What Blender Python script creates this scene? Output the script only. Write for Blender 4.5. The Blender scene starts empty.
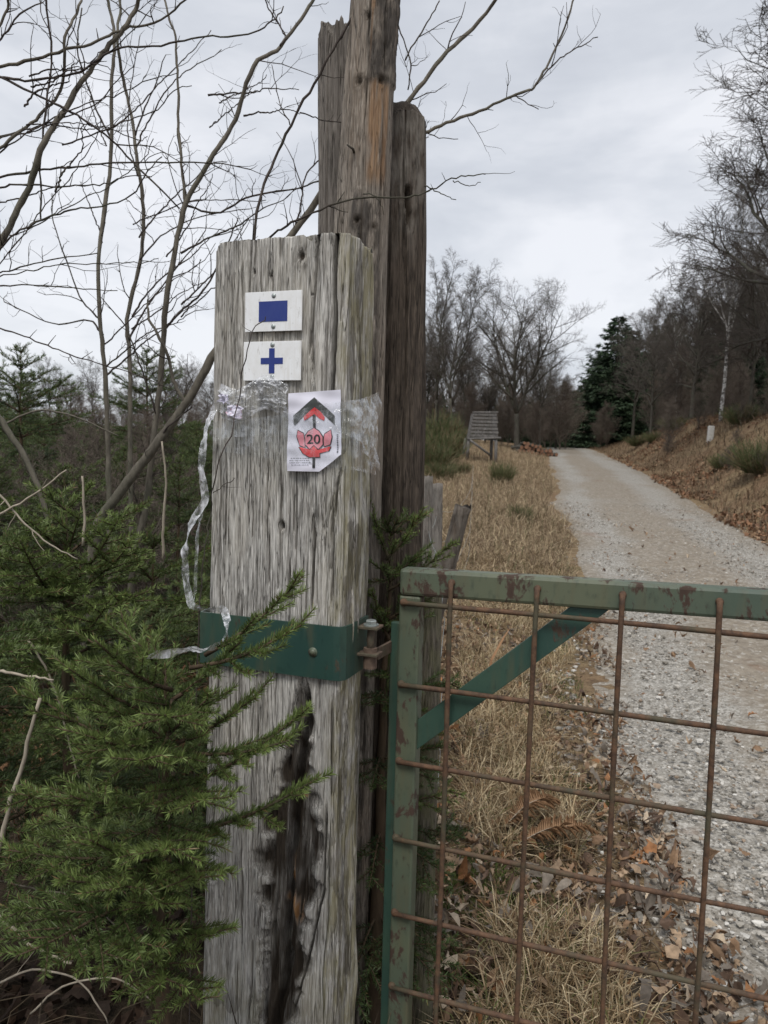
import bpy, math, random
import numpy as np
from mathutils import Matrix, Vector, Euler

PI = math.pi
C = bpy.context.scene.collection
SC = bpy.context.scene
rad = math.radians

# ------------------------------------------------------------------ camera
W, H, F = 768, 1024, 769.0
CAM = Vector((0, 0, 1.4))
PITCH, ROLL = math.atan(62 / F), rad(1.5)
cam = bpy.data.cameras.new('camera')
cam.sensor_fit = 'HORIZONTAL'; cam.sensor_width = 36; cam.lens = 36 * F / W
cam.clip_start = 0.02; cam.clip_end = 2000
cam.dof.use_dof = True; cam.dof.focus_distance = 1.4; cam.dof.aperture_fstop = 15
co = bpy.data.objects.new('camera', cam); C.objects.link(co)
RM = Matrix.Rotation(PI / 2 - PITCH, 3, 'X') @ Matrix.Rotation(ROLL, 3, 'Z')
co.location = CAM; co.rotation_euler = RM.to_euler()
SC.camera = co

def ray(px, py):
    return RM @ Vector(((px - W / 2) / F, -(py - H / 2) / F, -1))
def U(px, py, d):                      # the point of the place seen at a pixel, d metres ahead
    r = ray(px, py); return np.array(CAM + r * (d / r.y))
def hit(px, py, p0, n):                # same, on a vertical plane
    r = ray(px, py); n = Vector((n[0], n[1], 0)); p0 = Vector((p0[0], p0[1], 0))
    t = (p0 - Vector((CAM.x, CAM.y, 0))).dot(n) / r.dot(n)
    return np.array(CAM + r * t)

# ------------------------------------------------------------------ noise
def _h(ix, iy, iz, s):
    n = (ix.astype(np.int64) * 374761393 + iy.astype(np.int64) * 668265263 + iz.astype(np.int64) * 2147483647 + s * 1274126177) & 0xffffffff
    n = ((n ^ (n >> 13)) * 1274126177) & 0xffffffff
    n = ((n ^ (n >> 16)) * 2246822519) & 0xffffffff
    return ((n ^ (n >> 15)) & 0xffffff) / float(0xffffff)
def vn(x, y, z=0.0, s=0):              # value noise -1..1
    x, y, z = np.broadcast_arrays(np.asarray(x, float), np.asarray(y, float), np.asarray(z, float))
    ix, iy, iz = np.floor(x), np.floor(y), np.floor(z)
    fx, fy, fz = x - ix, y - iy, z - iz
    fx, fy, fz = [f * f * (3 - 2 * f) for f in (fx, fy, fz)]
    r = 0
    for a in (0, 1):
        for b in (0, 1):
            for c in (0, 1):
                w = (fx if a else 1 - fx) * (fy if b else 1 - fy) * (fz if c else 1 - fz)
                r = r + w * _h(ix + a, iy + b, iz + c, s)
    return r * 2 - 1
def fbm(x, y, z=0.0, s=0, o=4):
    r, a, k = 0, 1.0, 1.0
    for i in range(o):
        r = r + a * vn(x * k, y * k, z * k, s + i); a *= .5; k *= 2.03
    return r
def ss(a, b, x):
    t = np.clip((np.asarray(x, float) - a) / (b - a), 0, 1); return t * t * (3 - 2 * t)

# ------------------------------------------------------------------ mesh building
class Geo:
    def __init__(s): s.v = []; s.f = []; s.n = 0; s.c = []; s.has = False
    def add(s, v, faces, col=None):
        v = np.asarray(v, float).reshape(-1, 3)
        for f in (faces if isinstance(faces, list) else [faces]):
            s.f.append(np.asarray(f, np.int64) + s.n)
        s.v.append(v)
        if col is None: col = np.ones((len(v), 3))
        else:
            s.has = True
            col = np.broadcast_to(np.asarray(col, float), (len(v), 3))
        s.c.append(col); s.n += len(v); return s
    def verts(s): return np.concatenate(s.v)

def build(name, g, mat, parent=None, smooth=True, attrs=None, loc=None):
    me = bpy.data.meshes.new(name)
    v = g.verts()
    off = np.array(parent_loc(parent)) if parent else (np.array(loc) if loc is not None else np.zeros(3))
    v = v - off
    me.vertices.add(len(v)); me.vertices.foreach_set('co', v.astype(np.float32).ravel())
    idx = np.concatenate([f.ravel() for f in g.f])
    tot = np.concatenate([np.full(len(f), f.shape[1]) for f in g.f])
    st = np.concatenate([[0], np.cumsum(tot)[:-1]])
    me.loops.add(len(idx)); me.loops.foreach_set('vertex_index', idx.astype(np.int32))
    me.polygons.add(len(tot)); me.polygons.foreach_set('loop_start', st.astype(np.int32))
    me.polygons.foreach_set('loop_total', tot.astype(np.int32))
    me.polygons.foreach_set('use_smooth', np.full(len(tot), smooth))
    if g.has:
        c = np.concatenate(g.c); c = np.concatenate([c, np.ones((len(c), 1))], 1)
        a = me.attributes.new('col', 'FLOAT_COLOR', 'POINT'); a.data.foreach_set('color', c.astype(np.float32).ravel())
    for k, val in (attrs or {}).items():
        a = me.attributes.new(k, 'FLOAT', 'POINT'); a.data.foreach_set('value', np.asarray(val, np.float32).ravel())
    me.update(calc_edges=True); me.validate()
    me.materials.append(mat)
    o = bpy.data.objects.new(name, me); C.objects.link(o)
    if parent: o.parent = parent
    elif loc is not None: o.location = loc
    return o
def parent_loc(p):
    l = np.zeros(3)
    while p is not None: l = l + np.array(p.location); p = p.parent
    return l
def tag(o, label=None, cat=None, group=None, kind=None):
    if label: o['label'] = label
    if cat: o['category'] = cat
    if group: o['group'] = group
    if kind: o['kind'] = kind
    return o
def thing(name, label, cat, loc=(0, 0, 0), group=None):
    o = bpy.data.objects.new(name, None); C.objects.link(o); o.location = tuple(float(q) for q in loc); o.empty_display_size = .1
    return tag(o, label, cat, group)
def dup(root, loc, rz=0, sc=1.0, label=None, group=None, cat=None):
    r = root.copy(); C.objects.link(r); r.location = tuple(float(q) for q in loc); r.rotation_euler = (0, 0, rz)
    r.scale = sc if isinstance(sc, tuple) else (sc, sc, sc)
    tag(r, label, cat, group)
    for ch in list(root.children):
        c = ch.copy(); C.objects.link(c); c.parent = r
        for gr in list(ch.children):
            d = gr.copy(); C.objects.link(d); d.parent = c
    return r

def unit(v): return v / max(np.linalg.norm(v), 1e-9)
def frames(d):
    d = d / np.maximum(np.linalg.norm(d, axis=-1, keepdims=True), 1e-9)
    ref = np.where(np.abs(d[..., 2:3]) > .9, np.array([1., 0, 0]), np.array([0, 0, 1.]))
    u = np.cross(d, ref); u /= np.maximum(np.linalg.norm(u, axis=-1, keepdims=True), 1e-9)
    return d, u, np.cross(d, u)
def tubes(g, lines, k=5, cols=None):   # lines: list of (points (n,3), radii (n,))
    groups = {}
    for i, (p, r) in enumerate(lines): groups.setdefault(len(p), []).append(i)
    for n, ids in groups.items():
        P = np.array([lines[i][0] for i in ids], float); R = np.array([lines[i][1] for i in ids], float)
        m = len(ids)
        T = np.empty_like(P); T[:, 1:-1] = P[:, 2:] - P[:, :-2]; T[:, 0] = P[:, 1] - P[:, 0]; T[:, -1] = P[:, -1] - P[:, -2]
        mean = (P[:, -1] - P[:, 0])[:, None, :]
        _, u0, _ = frames(mean)
        d = T / np.maximum(np.linalg.norm(T, axis=-1, keepdims=True), 1e-9)
        u = u0 - d * np.sum(u0 * d, -1, keepdims=True); u /= np.maximum(np.linalg.norm(u, axis=-1, keepdims=True), 1e-9)
        w = np.cross(d, u)
        a = np.arange(k) * 2 * PI / k
        V = P[:, :, None] + R[:, :, None, None] * (u[:, :, None] * np.cos(a)[None, None, :, None] + w[:, :, None] * np.sin(a)[None, None, :, None])
        base = (np.arange(m) * n * k)[:, None, None]
        i = np.arange(n - 1)[None, :, None] * k; j = np.arange(k)[None, None, :]; j2 = (j + 1) % k
        Q = np.stack([base + i + j, base + i + j2, base + i + k + j2, base + i + k + j], -1).reshape(-1, 4)
        caps = (base[:, :, 0] + (n - 1) * k + np.arange(k)[None, :])
        cap0 = (base[:, :, 0] + np.arange(k)[None, ::-1])
        col = None
        if cols is not None:
            col = np.repeat(np.array([cols[i] for i in ids]), n * k, axis=0)
        g.add(V.reshape(-1, 3), [Q, caps, cap0], col)
    return g
def box(g, c, s, M=None, bev=0.0, col=None):   # box with chamfered edges: centre c, full size s, M = 3x3 columns
    c = np.array(c, float); s = np.array(s, float) / 2
    if bev <= 0:
        v = np.array([[x, y, z] for z in (-1, 1) for y in (-1, 1) for x in (-1, 1)], float) * s
        f = np.array([[0, 2, 3, 1], [4, 5, 7, 6], [0, 1, 5, 4], [2, 6, 7, 3], [0, 4, 6, 2], [1, 3, 7, 5]])
        fs = [f]
    else:
        bm = BM.new(); BM_ops.create_cube(bm, size=2)
        for q in bm.verts: q.co = Vector((q.co.x * s[0], q.co.y * s[1], q.co.z * s[2]))
        BM_ops.bevel(bm, geom=list(bm.edges), offset=bev, segments=2, affect='EDGES', profile=.5)
        bm.verts.ensure_lookup_table(); bm.verts.index_update()
        v = np.array([q.co[:] for q in bm.verts]); fs = {}
        for p in bm.faces: fs.setdefault(len(p.verts), []).append([q.index for q in p.verts])
        fs = [np.array(x) for x in fs.values()]; bm.free()
    if M is not None: v = v @ np.array(M, float).T
    return g.add(v + c, fs, col)
import bmesh
class BM:
    new = staticmethod(bmesh.new)
BM_ops = bmesh.ops
def grid_faces(nu, nv, wrap=False):    # rows nv, columns nu
    i = np.arange(nv - 1)[:, None] * nu; j = np.arange(nu if wrap else nu - 1)[None, :]; j2 = (j + 1) % nu
    return np.stack([i + j, i + j2, i + nu + j2, i + nu + j], -1).reshape(-1, 4)
def bar(g, p, q, w, t, up=(0, 0, 1), bev=.001, col=None):   # a flat bar from p to q
    p, q = np.array(p, float), np.array(q, float); d = q - p; L = np.linalg.norm(d); x = d / L
    y = np.cross(np.array(up, float), x); y /= np.linalg.norm(y); z = np.cross(x, y)
    return box(g, (p + q) / 2, (L, t, w), np.stack([x, y, z], 1), bev, col)
def hexnut(g, c, axis, r, h):
    c = np.array(c, float); a = np.array(axis, float); a /= np.linalg.norm(a)
    return tubes(g, [(np.array([c, c + a * h * .8, c + a * h]), np.array([r, r, r * .85]))], 6)
def dome(g, c, axis, r, h, k=12):
    c = np.array(c, float); a = np.array(axis, float); a /= np.linalg.norm(a)
    return tubes(g, [(np.array([c - a * .002, c + a * h * .3, c + a * h * .75, c + a * h]), np.array([r, r, r * .75, r * .25]))], k)

# ------------------------------------------------------------------ materials
def M_(name):
    m = bpy.data.materials.new(name); m.use_nodes = True
    nt = m.node_tree; nt.nodes.clear(); return m, nt
class NT:
    def __init__(s, nt): s.nt = nt
    def n(s, t, ins=None, **kw):
        nd = s.nt.nodes.new(t)
        for k, v in kw.items(): setattr(nd, k, v)
        for k, v in (ins or {}).items():
            sk = nd.inputs[k]
            if isinstance(v, bpy.types.NodeSocket): s.nt.links.new(v, sk)
            else:
                if sk.type == 'RGBA' and len(v) == 3: v = (*v, 1)
                sk.default_value = v
        return nd
    def noise(s, vec, scale, detail=4, rough=.55, dist=0.0):
        return s.n('ShaderNodeTexNoise', {'Vector': vec, 'Scale': scale, 'Detail': detail, 'Roughness': rough, 'Distortion': dist}).outputs['Fac']
    def map(s, vec, sc=(1, 1, 1), loc=(0, 0, 0)):
        return s.n('ShaderNodeMapping', {'Vector': vec, 'Scale': sc, 'Location': loc}).outputs[0]
    def ramp(s, fac, stops):
        r = s.n('ShaderNodeValToRGB', {'Fac': fac}); e = r.color_ramp.elements
        while len(e) < len(stops): e.new(.5)
        for q, (p, c) in zip(e, stops):
            q.position = p; q.color = (*c, 1) if hasattr(c, '__len__') else (c, c, c, 1)
        return r.outputs[0]
    def mix(s, fac, a, b, mode='MIX'):
        m = s.n('ShaderNodeMix', data_type='RGBA', blend_type=mode)
        for i, v in ((0, fac), (6, a), (7, b)):
            if isinstance(v, bpy.types.NodeSocket): s.nt.links.new(v, m.inputs[i])
            else: m.inputs[i].default_value = v if i == 0 else (*v, 1)
        return m.outputs[2]
    def math(s, op, a, b=0.0, clamp=False):
        m = s.n('ShaderNodeMath', operation=op); m.use_clamp = clamp
        for i, v in ((0, a), (1, b)):
            if isinstance(v, bpy.types.NodeSocket): s.nt.links.new(v, m.inputs[i])
            else: m.inputs[i].default_value = v
        return m.outputs[0]
    def attr(s, name): return s.n('ShaderNodeAttribute', attribute_name=name)
    def obj(s): return s.n('ShaderNodeTexCoord').outputs['Object']
    def bump(s, h, strength=.5, dist=.002):
        return s.n('ShaderNodeBump', {'Height': h, 'Strength': strength, 'Distance': dist}).outputs[0]
    def out(s, col, rough=.8, bump=None, **kw):
        ins = {'Base Color': col, 'Roughness': rough}
        if bump is not None: ins['Normal'] = bump
        ins.update({k.replace('_', ' '): v for k, v in kw.items()})
        b = s.n('ShaderNodeBsdfPrincipled', ins)
        s.nt.links.new(b.outputs[0], s.n('ShaderNodeOutputMaterial').inputs[0]); return b

def mat_wood(name, light, dark, tint, seed=0, green=None, fine=1.0, stains=True, contrast=1.0):
    m, nt = M_(name); N = NT(nt); o = N.obj()
    wv = N.n('ShaderNodeVectorMath', {0: o, 1: N.n('ShaderNodeVectorMath', {0: N.n('ShaderNodeTexNoise', {'Vector': N.map(o, (7, 7, 2.5)), 'Scale': 1.0, 'Detail': 3.0}).outputs['Color'], 1: (.012, .012, 0)}, operation='MULTIPLY').outputs[0]}, operation='ADD').outputs[0]
    g1 = N.noise(N.map(wv, (150 * fine, 150 * fine, 5), (seed, seed * 2, 0)), 1.0, 8, .72, .2)
    g2 = N.noise(N.map(wv, (430 * fine, 430 * fine, 16), (seed, 3, 1)), 1.0, 5, .7)
    big = N.noise(N.map(o, (11, 11, 3.2), (seed, 0, seed)), 1.0, 6, .65)
    mid = N.noise(N.map(wv, (50 * fine, 50 * fine, 5), (2, seed, 4)), 1.0, 6, .7)
    col = N.mix(N.ramp(g1, [(.36, 0), (.60, 1)]), tuple(c * .62 + d * .38 for c, d in zip(dark, light)), light)
    col = N.mix(N.math('MULTIPLY', N.ramp(mid, [(.40, 1), (.58, 0)]), .55), col, dark)
    col = N.mix(N.math('MULTIPLY', N.ramp(g2, [(.38, 1), (.52, 0)]), .55 * contrast), col, tuple(c * .5 for c in dark))
    col = N.mix(N.math('MULTIPLY', N.ramp(big, [(.46, 0), (.68, 1)]), .55), col, tint)
    blot = N.noise(N.map(o, (30, 30, 10), (5, seed, 2)), 1.0, 7, .72)
    col = N.mix(N.math('MULTIPLY', N.ramp(blot, [(.54, 0), (.66, 1)]), .6), col, tuple(c * .6 for c in dark))
    # thin drying fissures: narrow bands where a stretched noise crosses its middle value
    fis = None
    for sc_, zz, wid, off in ((60, 1.6, .012, 0), (120, 3.0, .016, 5), (230, 7.0, .02, 9)):
        q = N.math('ABSOLUTE', N.math('SUBTRACT', N.noise(N.map(wv, (sc_ * fine, sc_ * fine, zz), (seed + off, off, seed)), 1.0, 2, .5), .5))
        q = N.ramp(q, [(0.0, 1), (wid, 0)]); mk_ = N.ramp(N.noise(N.map(o, (24, 24, 5), (off, seed, off)), 1.0, 3, .6), [(.46, 0), (.56, 1)])
        q = N.math('MULTIPLY', q, mk_); fis = q if fis is None else N.math('MAXIMUM', fis, q)
    col = N.mix(N.math('MULTIPLY', fis, .85), col, (.022, .018, .014))
    fib = N.noise(N.map(wv, (620 * fine, 620 * fine, 30), (1, seed, 0)), 1.0, 2, .5)
    col = N.mix(N.math('MULTIPLY', N.ramp(fib, [(.54, 0), (.64, 1)]), .5), col, tuple(min(1, c * 1.35) for c in light))
    if green:
        a = N.attr('green').outputs['Fac']
        gm = N.math('MULTIPLY', a, N.ramp(N.noise(N.map(o, (40, 40, 14)), 1.0, 5, .6), [(.38, 0), (.6, 1)]))
        col = N.mix(N.math('MULTIPLY', gm, .8), col, green)
    if stains:
        s = N.attr('stain').outputs['Fac']; col = N.mix(s, col, N.mix(g1, (.009, .007, .005), (.060, .043, .029)))
        r = N.attr('raw').outputs['Fac']
        rr = N.mix(N.ramp(g1, [(.35, 0), (.6, 1)]), (.13, .06, .022), (.34, .19, .085))
        col = N.mix(r, col, rr)
    hgt = N.math('SUBTRACT', N.math('ADD', N.math('ADD', g1, mid), N.math('MULTIPLY', g2, .8)), N.math('MULTIPLY', fis, 1.2))
    N.out(col, .88, N.bump(hgt, .8, .0026), **{'Specular_IOR_Level': .2}); return m

def mat_paint(name, green, rust, amount, seed=0, rough=.42):
    m, nt = M_(name); N = NT(nt); o = N.obj()
    n1 = N.noise(N.map(o, (14, 14, 9), (seed, 1, seed)), 1.0, 8, .68, .4)
    n2 = N.noise(N.map(o, (90, 90, 40), (seed, 0, 0)), 1.0, 5, .6)
    n3 = N.noise(N.map(o, (5, 5, 5), (seed * 3, 0, 0)), 1.0, 3, .5)
    rm = N.ramp(N.math('ADD', N.math('MULTIPLY', n1, .8), N.math('MULTIPLY', n2, .25)), [(.66 - amount, 0), (.70 - amount, 1)])
    col = N.mix(N.ramp(n3, [(.35, 0), (.65, 1)]), green, tuple(c * f for c, f in zip(green, (1.6, 1.28, 1.1))))
    col = N.mix(N.math('MULTIPLY', N.ramp(n2, [(.55, 0), (.7, 1)]), .5), col, tuple(c * .5 for c in green))
    grime = N.ramp(N.noise(N.map(o, (30, 30, 4), (seed, 7, 0)), 1.0, 4, .6), [(.5, 0), (.7, 1)])
    col = N.mix(N.math('MULTIPLY', grime, .45), col, (.11, .085, .045))
    rc = N.mix(n2, rust, tuple(c * .4 for c in rust))
    col = N.mix(rm, col, rc)
    N.out(col, N.math('ADD', N.math('MULTIPLY', rm, .4), rough), N.bump(N.math('ADD', rm, n2), .25, .001)); return m

def mat_rust(name, a, b, seed=0):
    m, nt = M_(name); N = NT(nt); o = N.obj()
    n1 = N.noise(o, 60, 6, .65); n2 = N.noise(N.map(o, (1, 1, 1), (seed, 0, 0)), 9, 4, .6)
    col = N.mix(N.ramp(n1, [(.35, 0), (.65, 1)]), a, b)
    col = N.mix(N.math('MULTIPLY', N.ramp(n2, [(.5, 0), (.65, 1)]), .7), col, (.055, .06, .035))
    N.out(col, .8, N.bump(N.noise(o, 260, 4, .6), .6, .0015)); return m

def mat_attr(name, rough=.8, var=.25, scale=30, trans=0.0, spec=.25):
    m, nt = M_(name); N = NT(nt)
    c = N.attr('col').outputs['Color']
    n = N.noise(N.obj(), scale, 3, .6)
    c = N.mix(1.0, c, N.ramp(n, [(.3, 1 - var), (.7, 1 + var * .6)]), 'MULTIPLY')
    b = N.out(c, rough, **{'Specular_IOR_Level': spec})
    if trans:
        t = N.n('ShaderNodeBsdfTranslucent', {'Color': c}); mx = N.n('ShaderNodeMixShader', {0: trans})
        nt.links.new(b.outputs[0], mx.inputs[1]); nt.links.new(t.outputs[0], mx.inputs[2])
        o = [q for q in nt.nodes if q.type == 'OUTPUT_MATERIAL'][0]; nt.links.new(mx.outputs[0], o.inputs[0])
    return m
def mat_bark(name, a, b, scale=(60, 60, 12), bump=.6):
    m, nt = M_(name); N = NT(nt); o = N.obj()
    n = N.noise(N.map(o, scale), 1.0, 6, .65); n2 = N.noise(o, 3, 4, .6)
    col = N.mix(N.ramp(n, [(.3, 0), (.68, 1)]), a, b)
    col = N.mix(N.math('MULTIPLY', N.ramp(n2, [(.5, 0), (.7, 1)]), .5), col, (.07, .085, .05))
    N.out(col, .85, N.bump(n, bump, .004), **{'Specular_IOR_Level': .15}); return m
def mat_plain(name, col, rough=.6, var=.12, scale=40, **kw):
    m, nt = M_(name); N = NT(nt); n = N.noise(N.obj(), scale, 4, .6)
    c = N.mix(n, tuple(q * (1 - var) for q in col), tuple(min(1, q * (1 + var)) for q in col))
    N.out(c, rough, **kw); return m

MT = {}
MT['post'] = mat_wood('hewn_grey_wood', (.60, .585, .55), (.20, .184, .165), (.47, .435, .365), 1, green=(.235, .21, .11), contrast=1.35)
MT['log'] = mat_wood('stripped_log_wood', (.31, .275, .235), (.125, .102, .082), (.24, .18, .13), 4, green=(.075, .066, .058), fine=.8)
MT['oldpost'] = mat_wood('dark_old_wood', (.115, .092, .073), (.032, .025, .020), (.080, .062, .047), 7, green=(.21, .19, .165), fine=.7)
MT['broken'] = mat_wood('broken_grey_wood', (.25, .225, .20), (.115, .10, .087), (.19, .17, .15), 9, green=(.2, .19, .17))
MT['fencewood'] = mat_wood('fence_wood', (.23, .205, .165), (.10, .085, .065), (.16, .15, .085), 12, green=(.13, .135, .06))
MT['strap'] = mat_paint('dark_green_strap_paint', (.018, .050, .043), (.085, .06, .035), .035, 2, .40)
MT['gate'] = mat_paint('faded_green_gate_paint', (.062, .088, .064), (.075, .044, .030), .108, 5, .48)
MT['brace'] = mat_paint('green_brace_paint', (.026, .062, .050), (.09, .055, .035), .05, 8, .4)
MT['rod'] = mat_rust('rusty_rebar', (.045, .025, .015), (.125, .065, .034), 1)
MT['hinge'] = mat_rust('rusty_hinge', (.06, .038, .027), (.13, .088, .062), 3)
MT['zinc'] = mat_plain('galvanised_bolt', (.34, .37, .36), .45, .3, 90, Metallic=.7)
def mat_sign(name, col, dirt):
    m, nt = M_(name); N = NT(nt); o = N.obj()
    n1 = N.noise(N.map(o, (45, 45, 22)), 1.0, 6, .7); n2 = N.noise(N.map(o, (160, 160, 60), (3, 1, 0)), 1.0, 5, .65); n3 = N.noise(N.map(o, (240, 240, 9), (1, 0, 2)), 1.0, 3, .6)
    c = N.mix(N.math('MULTIPLY', N.ramp(n1, [(.45, 0), (.72, 1)]), .30), col, dirt)
    c = N.mix(N.math('MULTIPLY', N.ramp(n2, [(.60, 0), (.70, 1)]), .35), c, tuple(q * .6 for q in dirt)); c = N.mix(N.math('MULTIPLY', N.ramp(n3, [(.58, 0), (.72, 1)]), .3), c, dirt)
    N.out(c, .45, N.bump(n2, .15, .0006)); return m
MT['white'] = mat_sign('white_enamel', (.78, .79, .80), (.50, .47, .40)); MT['blue'] = mat_sign('blue_paint', (.012, .03, .19), (.05, .075, .22))
MT['paper'] = mat_plain('lavender_white_paper', (.70, .69, .78), .55, .04, 30)
MT['ink'] = mat_plain('black_ink', (.018, .02, .02), .5, .3, 120)
MT['arrowink'] = mat_plain('grey_black_ink', (.045, .05, .047), .5, .6, 50)
MT['red'] = mat_plain('red_ink', (.62, .045, .05), .5, .2, 70)
MT['pink'] = mat_plain('pink_ink', (.72, .26, .31), .5, .12, 60)
MT['text'] = mat_plain('grey_ink', (.16, .16, .19), .5, .2, 80)
MT['needle'] = mat_attr('spruce_needles', .5, .25, 14, .18, .35)
MT['twigwood'] = mat_bark('spruce_twig_bark', (.045, .032, .022), (.10, .07, .045))
MT['bark'] = mat_bark('grey_sapling_bark', (.075, .066, .054), (.165, .148, .118), (70, 70, 25))
MT['twig'] = mat_bark('dark_twig_bark', (.035, .028, .025), (.085, .070, .062), (80, 80, 30), .3)
MT['deadtwig'] = mat_bark('pale_dead_twig', (.21, .18, .14), (.40, .35, .28), (70, 70, 20), .3)
MT['fartrunk'] = mat_bark('far_tree_bark', (.035, .031, .026), (.095, .087, .073), (14, 14, 4), .5)
MT['fartwig'] = mat_bark('far_tree_twigs', (.070, .060, .053), (.125, .108, .096), (3, 3, 3), .1)
MT['browntwig'] = mat_bark('far_brown_twigs', (.095, .076, .064), (.160, .130, .108), (3, 3, 3), .1)
MT['grass'] = mat_attr('dry_grass_blades', .75, .2, 9, .25, .15)
MT['leaf'] = mat_attr('fallen_leaves', .7, .3, 60, .12, .2)
MT['stone'] = mat_attr('gravel_stones', .8, .25, 60, 0, .3)
MT['broom'] = mat_attr('broom_stems', .6, .25, 6, .1, .25)
MT['conifer'] = mat_attr('far_conifer_needles', .65, .3, 2, .08, .2)

def mat_birch():
    m, nt = M_('birch_bark'); N = NT(nt); o = N.obj()
    n = N.noise(N.map(o, (5, 5, 9)), 1.0, 5, .65)
    N.out(N.ramp(n, [(.45, (.09, .08, .07)), (.55, (.46, .45, .43)), (.8, (.58, .57, .55))]), .7); return m
MT['birch'] = mat_birch()

def mat_tape():
    m, nt = M_('clear_plastic_tape'); N = NT(nt); o = N.obj()
    n = N.noise(N.map(o, (70, 70, 45), (0, 0, 0)), 1.0, 5, .65, .8)
    a = N.attr('haze').outputs['Fac']
    n2 = N.noise(N.map(o, (130, 130, 90)), 1.0, 5, .7, 1.5)
    fac = N.math('MULTIPLY', N.ramp(n, [(.42, .10), (.66, 1.0)]), a, True)
    bm = N.bump(N.math('ADD', n, N.math('MULTIPLY', n2, .5)), .45, .004)
    b = N.n('ShaderNodeBsdfPrincipled', {'Base Color': (.62, .63, .66), 'Roughness': .3, 'Normal': bm})
    t = N.n('ShaderNodeBsdfTransparent', {'Color': (.97, .98, .98)}); gl = N.n('ShaderNodeBsdfGlossy', {'Color': (1, 1, 1), 'Roughness': .08, 'Normal': bm})
    fr = N.math('MULTIPLY', N.n('ShaderNodeFresnel', {'IOR': 1.55, 'Normal': bm}).outputs[0], .28, True)
    m0 = N.n('ShaderNodeMixShader', {0: fr}); nt.links.new(t.outputs[0], m0.inputs[1]); nt.links.new(gl.outputs[0], m0.inputs[2])
    mx = N.n('ShaderNodeMixShader', {0: fac}); nt.links.new(m0.outputs[0], mx.inputs[1]); nt.links.new(b.outputs[0], mx.inputs[2])
    nt.links.new(mx.outputs[0], N.n('ShaderNodeOutputMaterial').inputs[0]); return m
MT['tape'] = mat_tape()

def mat_ground():
    m, nt = M_('leafy_ground'); N = NT(nt); o = N.obj()
    n1 = N.noise(o, .7, 6, .6); n2 = N.noise(o, 11, 6, .7); n3 = N.noise(o, 70, 4, .7)
    vor = N.n('ShaderNodeTexVoronoi', {'Vector': N.map(o, (1, 1, 1)), 'Scale': 22.0})
    dry = N.mix(N.ramp(n2, [(.35, 0), (.65, 1)]), (.085, .055, .032), (.27, .195, .11))
    dry = N.mix(N.math('MULTIPLY', N.ramp(n3, [(.45, 0), (.65, 1)]), .6), dry, (.34, .26, .16))
    leaf = N.mix(vor.outputs['Color'], (.09, .055, .034), (.22, .135, .08))
    c = N.mix(N.ramp(n1, [(.45, 0), (.6, .7)]), dry, leaf)
    mos = N.ramp(N.noise(o, 2.3, 5, .7), [(.58, 0), (.7, .55)])
    c = N.mix(mos, c, (.075, .075, .03))
    dk = N.attr('painted_shade').outputs['Fac']; c = N.mix(dk, c, (.028, .022, .016))  # shade of the spruces painted in as a dark ground colour
    N.out(c, .9, N.bump(N.math('ADD', n2, N.math('MULTIPLY', n3, .6)), .9, .03), **{'Specular_IOR_Level': .15}); return m
MT['ground'] = mat_ground()

def mat_road():
    m, nt = M_('gravel_track'); N = NT(nt); o = N.obj()
    tr = N.attr('track').outputs['Fac']
    n1 = N.noise(o, 1.1, 5, .65); n2 = N.noise(o, 16, 5, .7)
    v = N.n('ShaderNodeTexVoronoi', {'Vector': o, 'Scale': 85.0}); v2 = N.n('ShaderNodeTexVoronoi', {'Vector': o, 'Scale': 38.0})
    bw = N.n('ShaderNodeRGBToBW', {0: v.outputs['Color']}).outputs[0]; bw2 = N.n('ShaderNodeRGBToBW', {0: v2.outputs['Color']}).outputs[0]
    st = N.ramp(bw, [(.2, (.20, .185, .16)), (.6, (.32, .30, .265)), (.9, (.48, .46, .42))])
    soil = N.mix(N.ramp(n2, [(.35, 0), (.65, 1)]), (.185, .155, .120), (.305, .265, .21))
    f = N.math('ADD', N.math('MULTIPLY', tr, .75), N.math('MULTIPLY', N.math('SUBTRACT', n2, .5), 1.4))
    f = N.math('ADD', f, N.math('MULTIPLY', N.math('SUBTRACT', n1, .42), .9))
    c = N.mix(N.ramp(f, [(.22, 0), (.75, 1)]), soil, st)
    c = N.mix(N.math('MULTIPLY', N.ramp(bw2, [(.72, 0), (.8, 1)]), .5), c, (.46, .44, .40))
    red = N.ramp(N.noise(N.map(o, (1, 1, 1), (3, 9, 0)), .9, 5, .7), [(.60, 0), (.72, .55)])
    c = N.mix(red, c, (.19, .105, .06))
    h = N.math('ADD', N.math('MULTIPLY', bw, .7), N.math('ADD', n2, bw2))
    N.out(c, .85, N.bump(h, .9, .018), **{'Specular_IOR_Level': .25}); return m
MT['road'] = mat_road()

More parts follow.
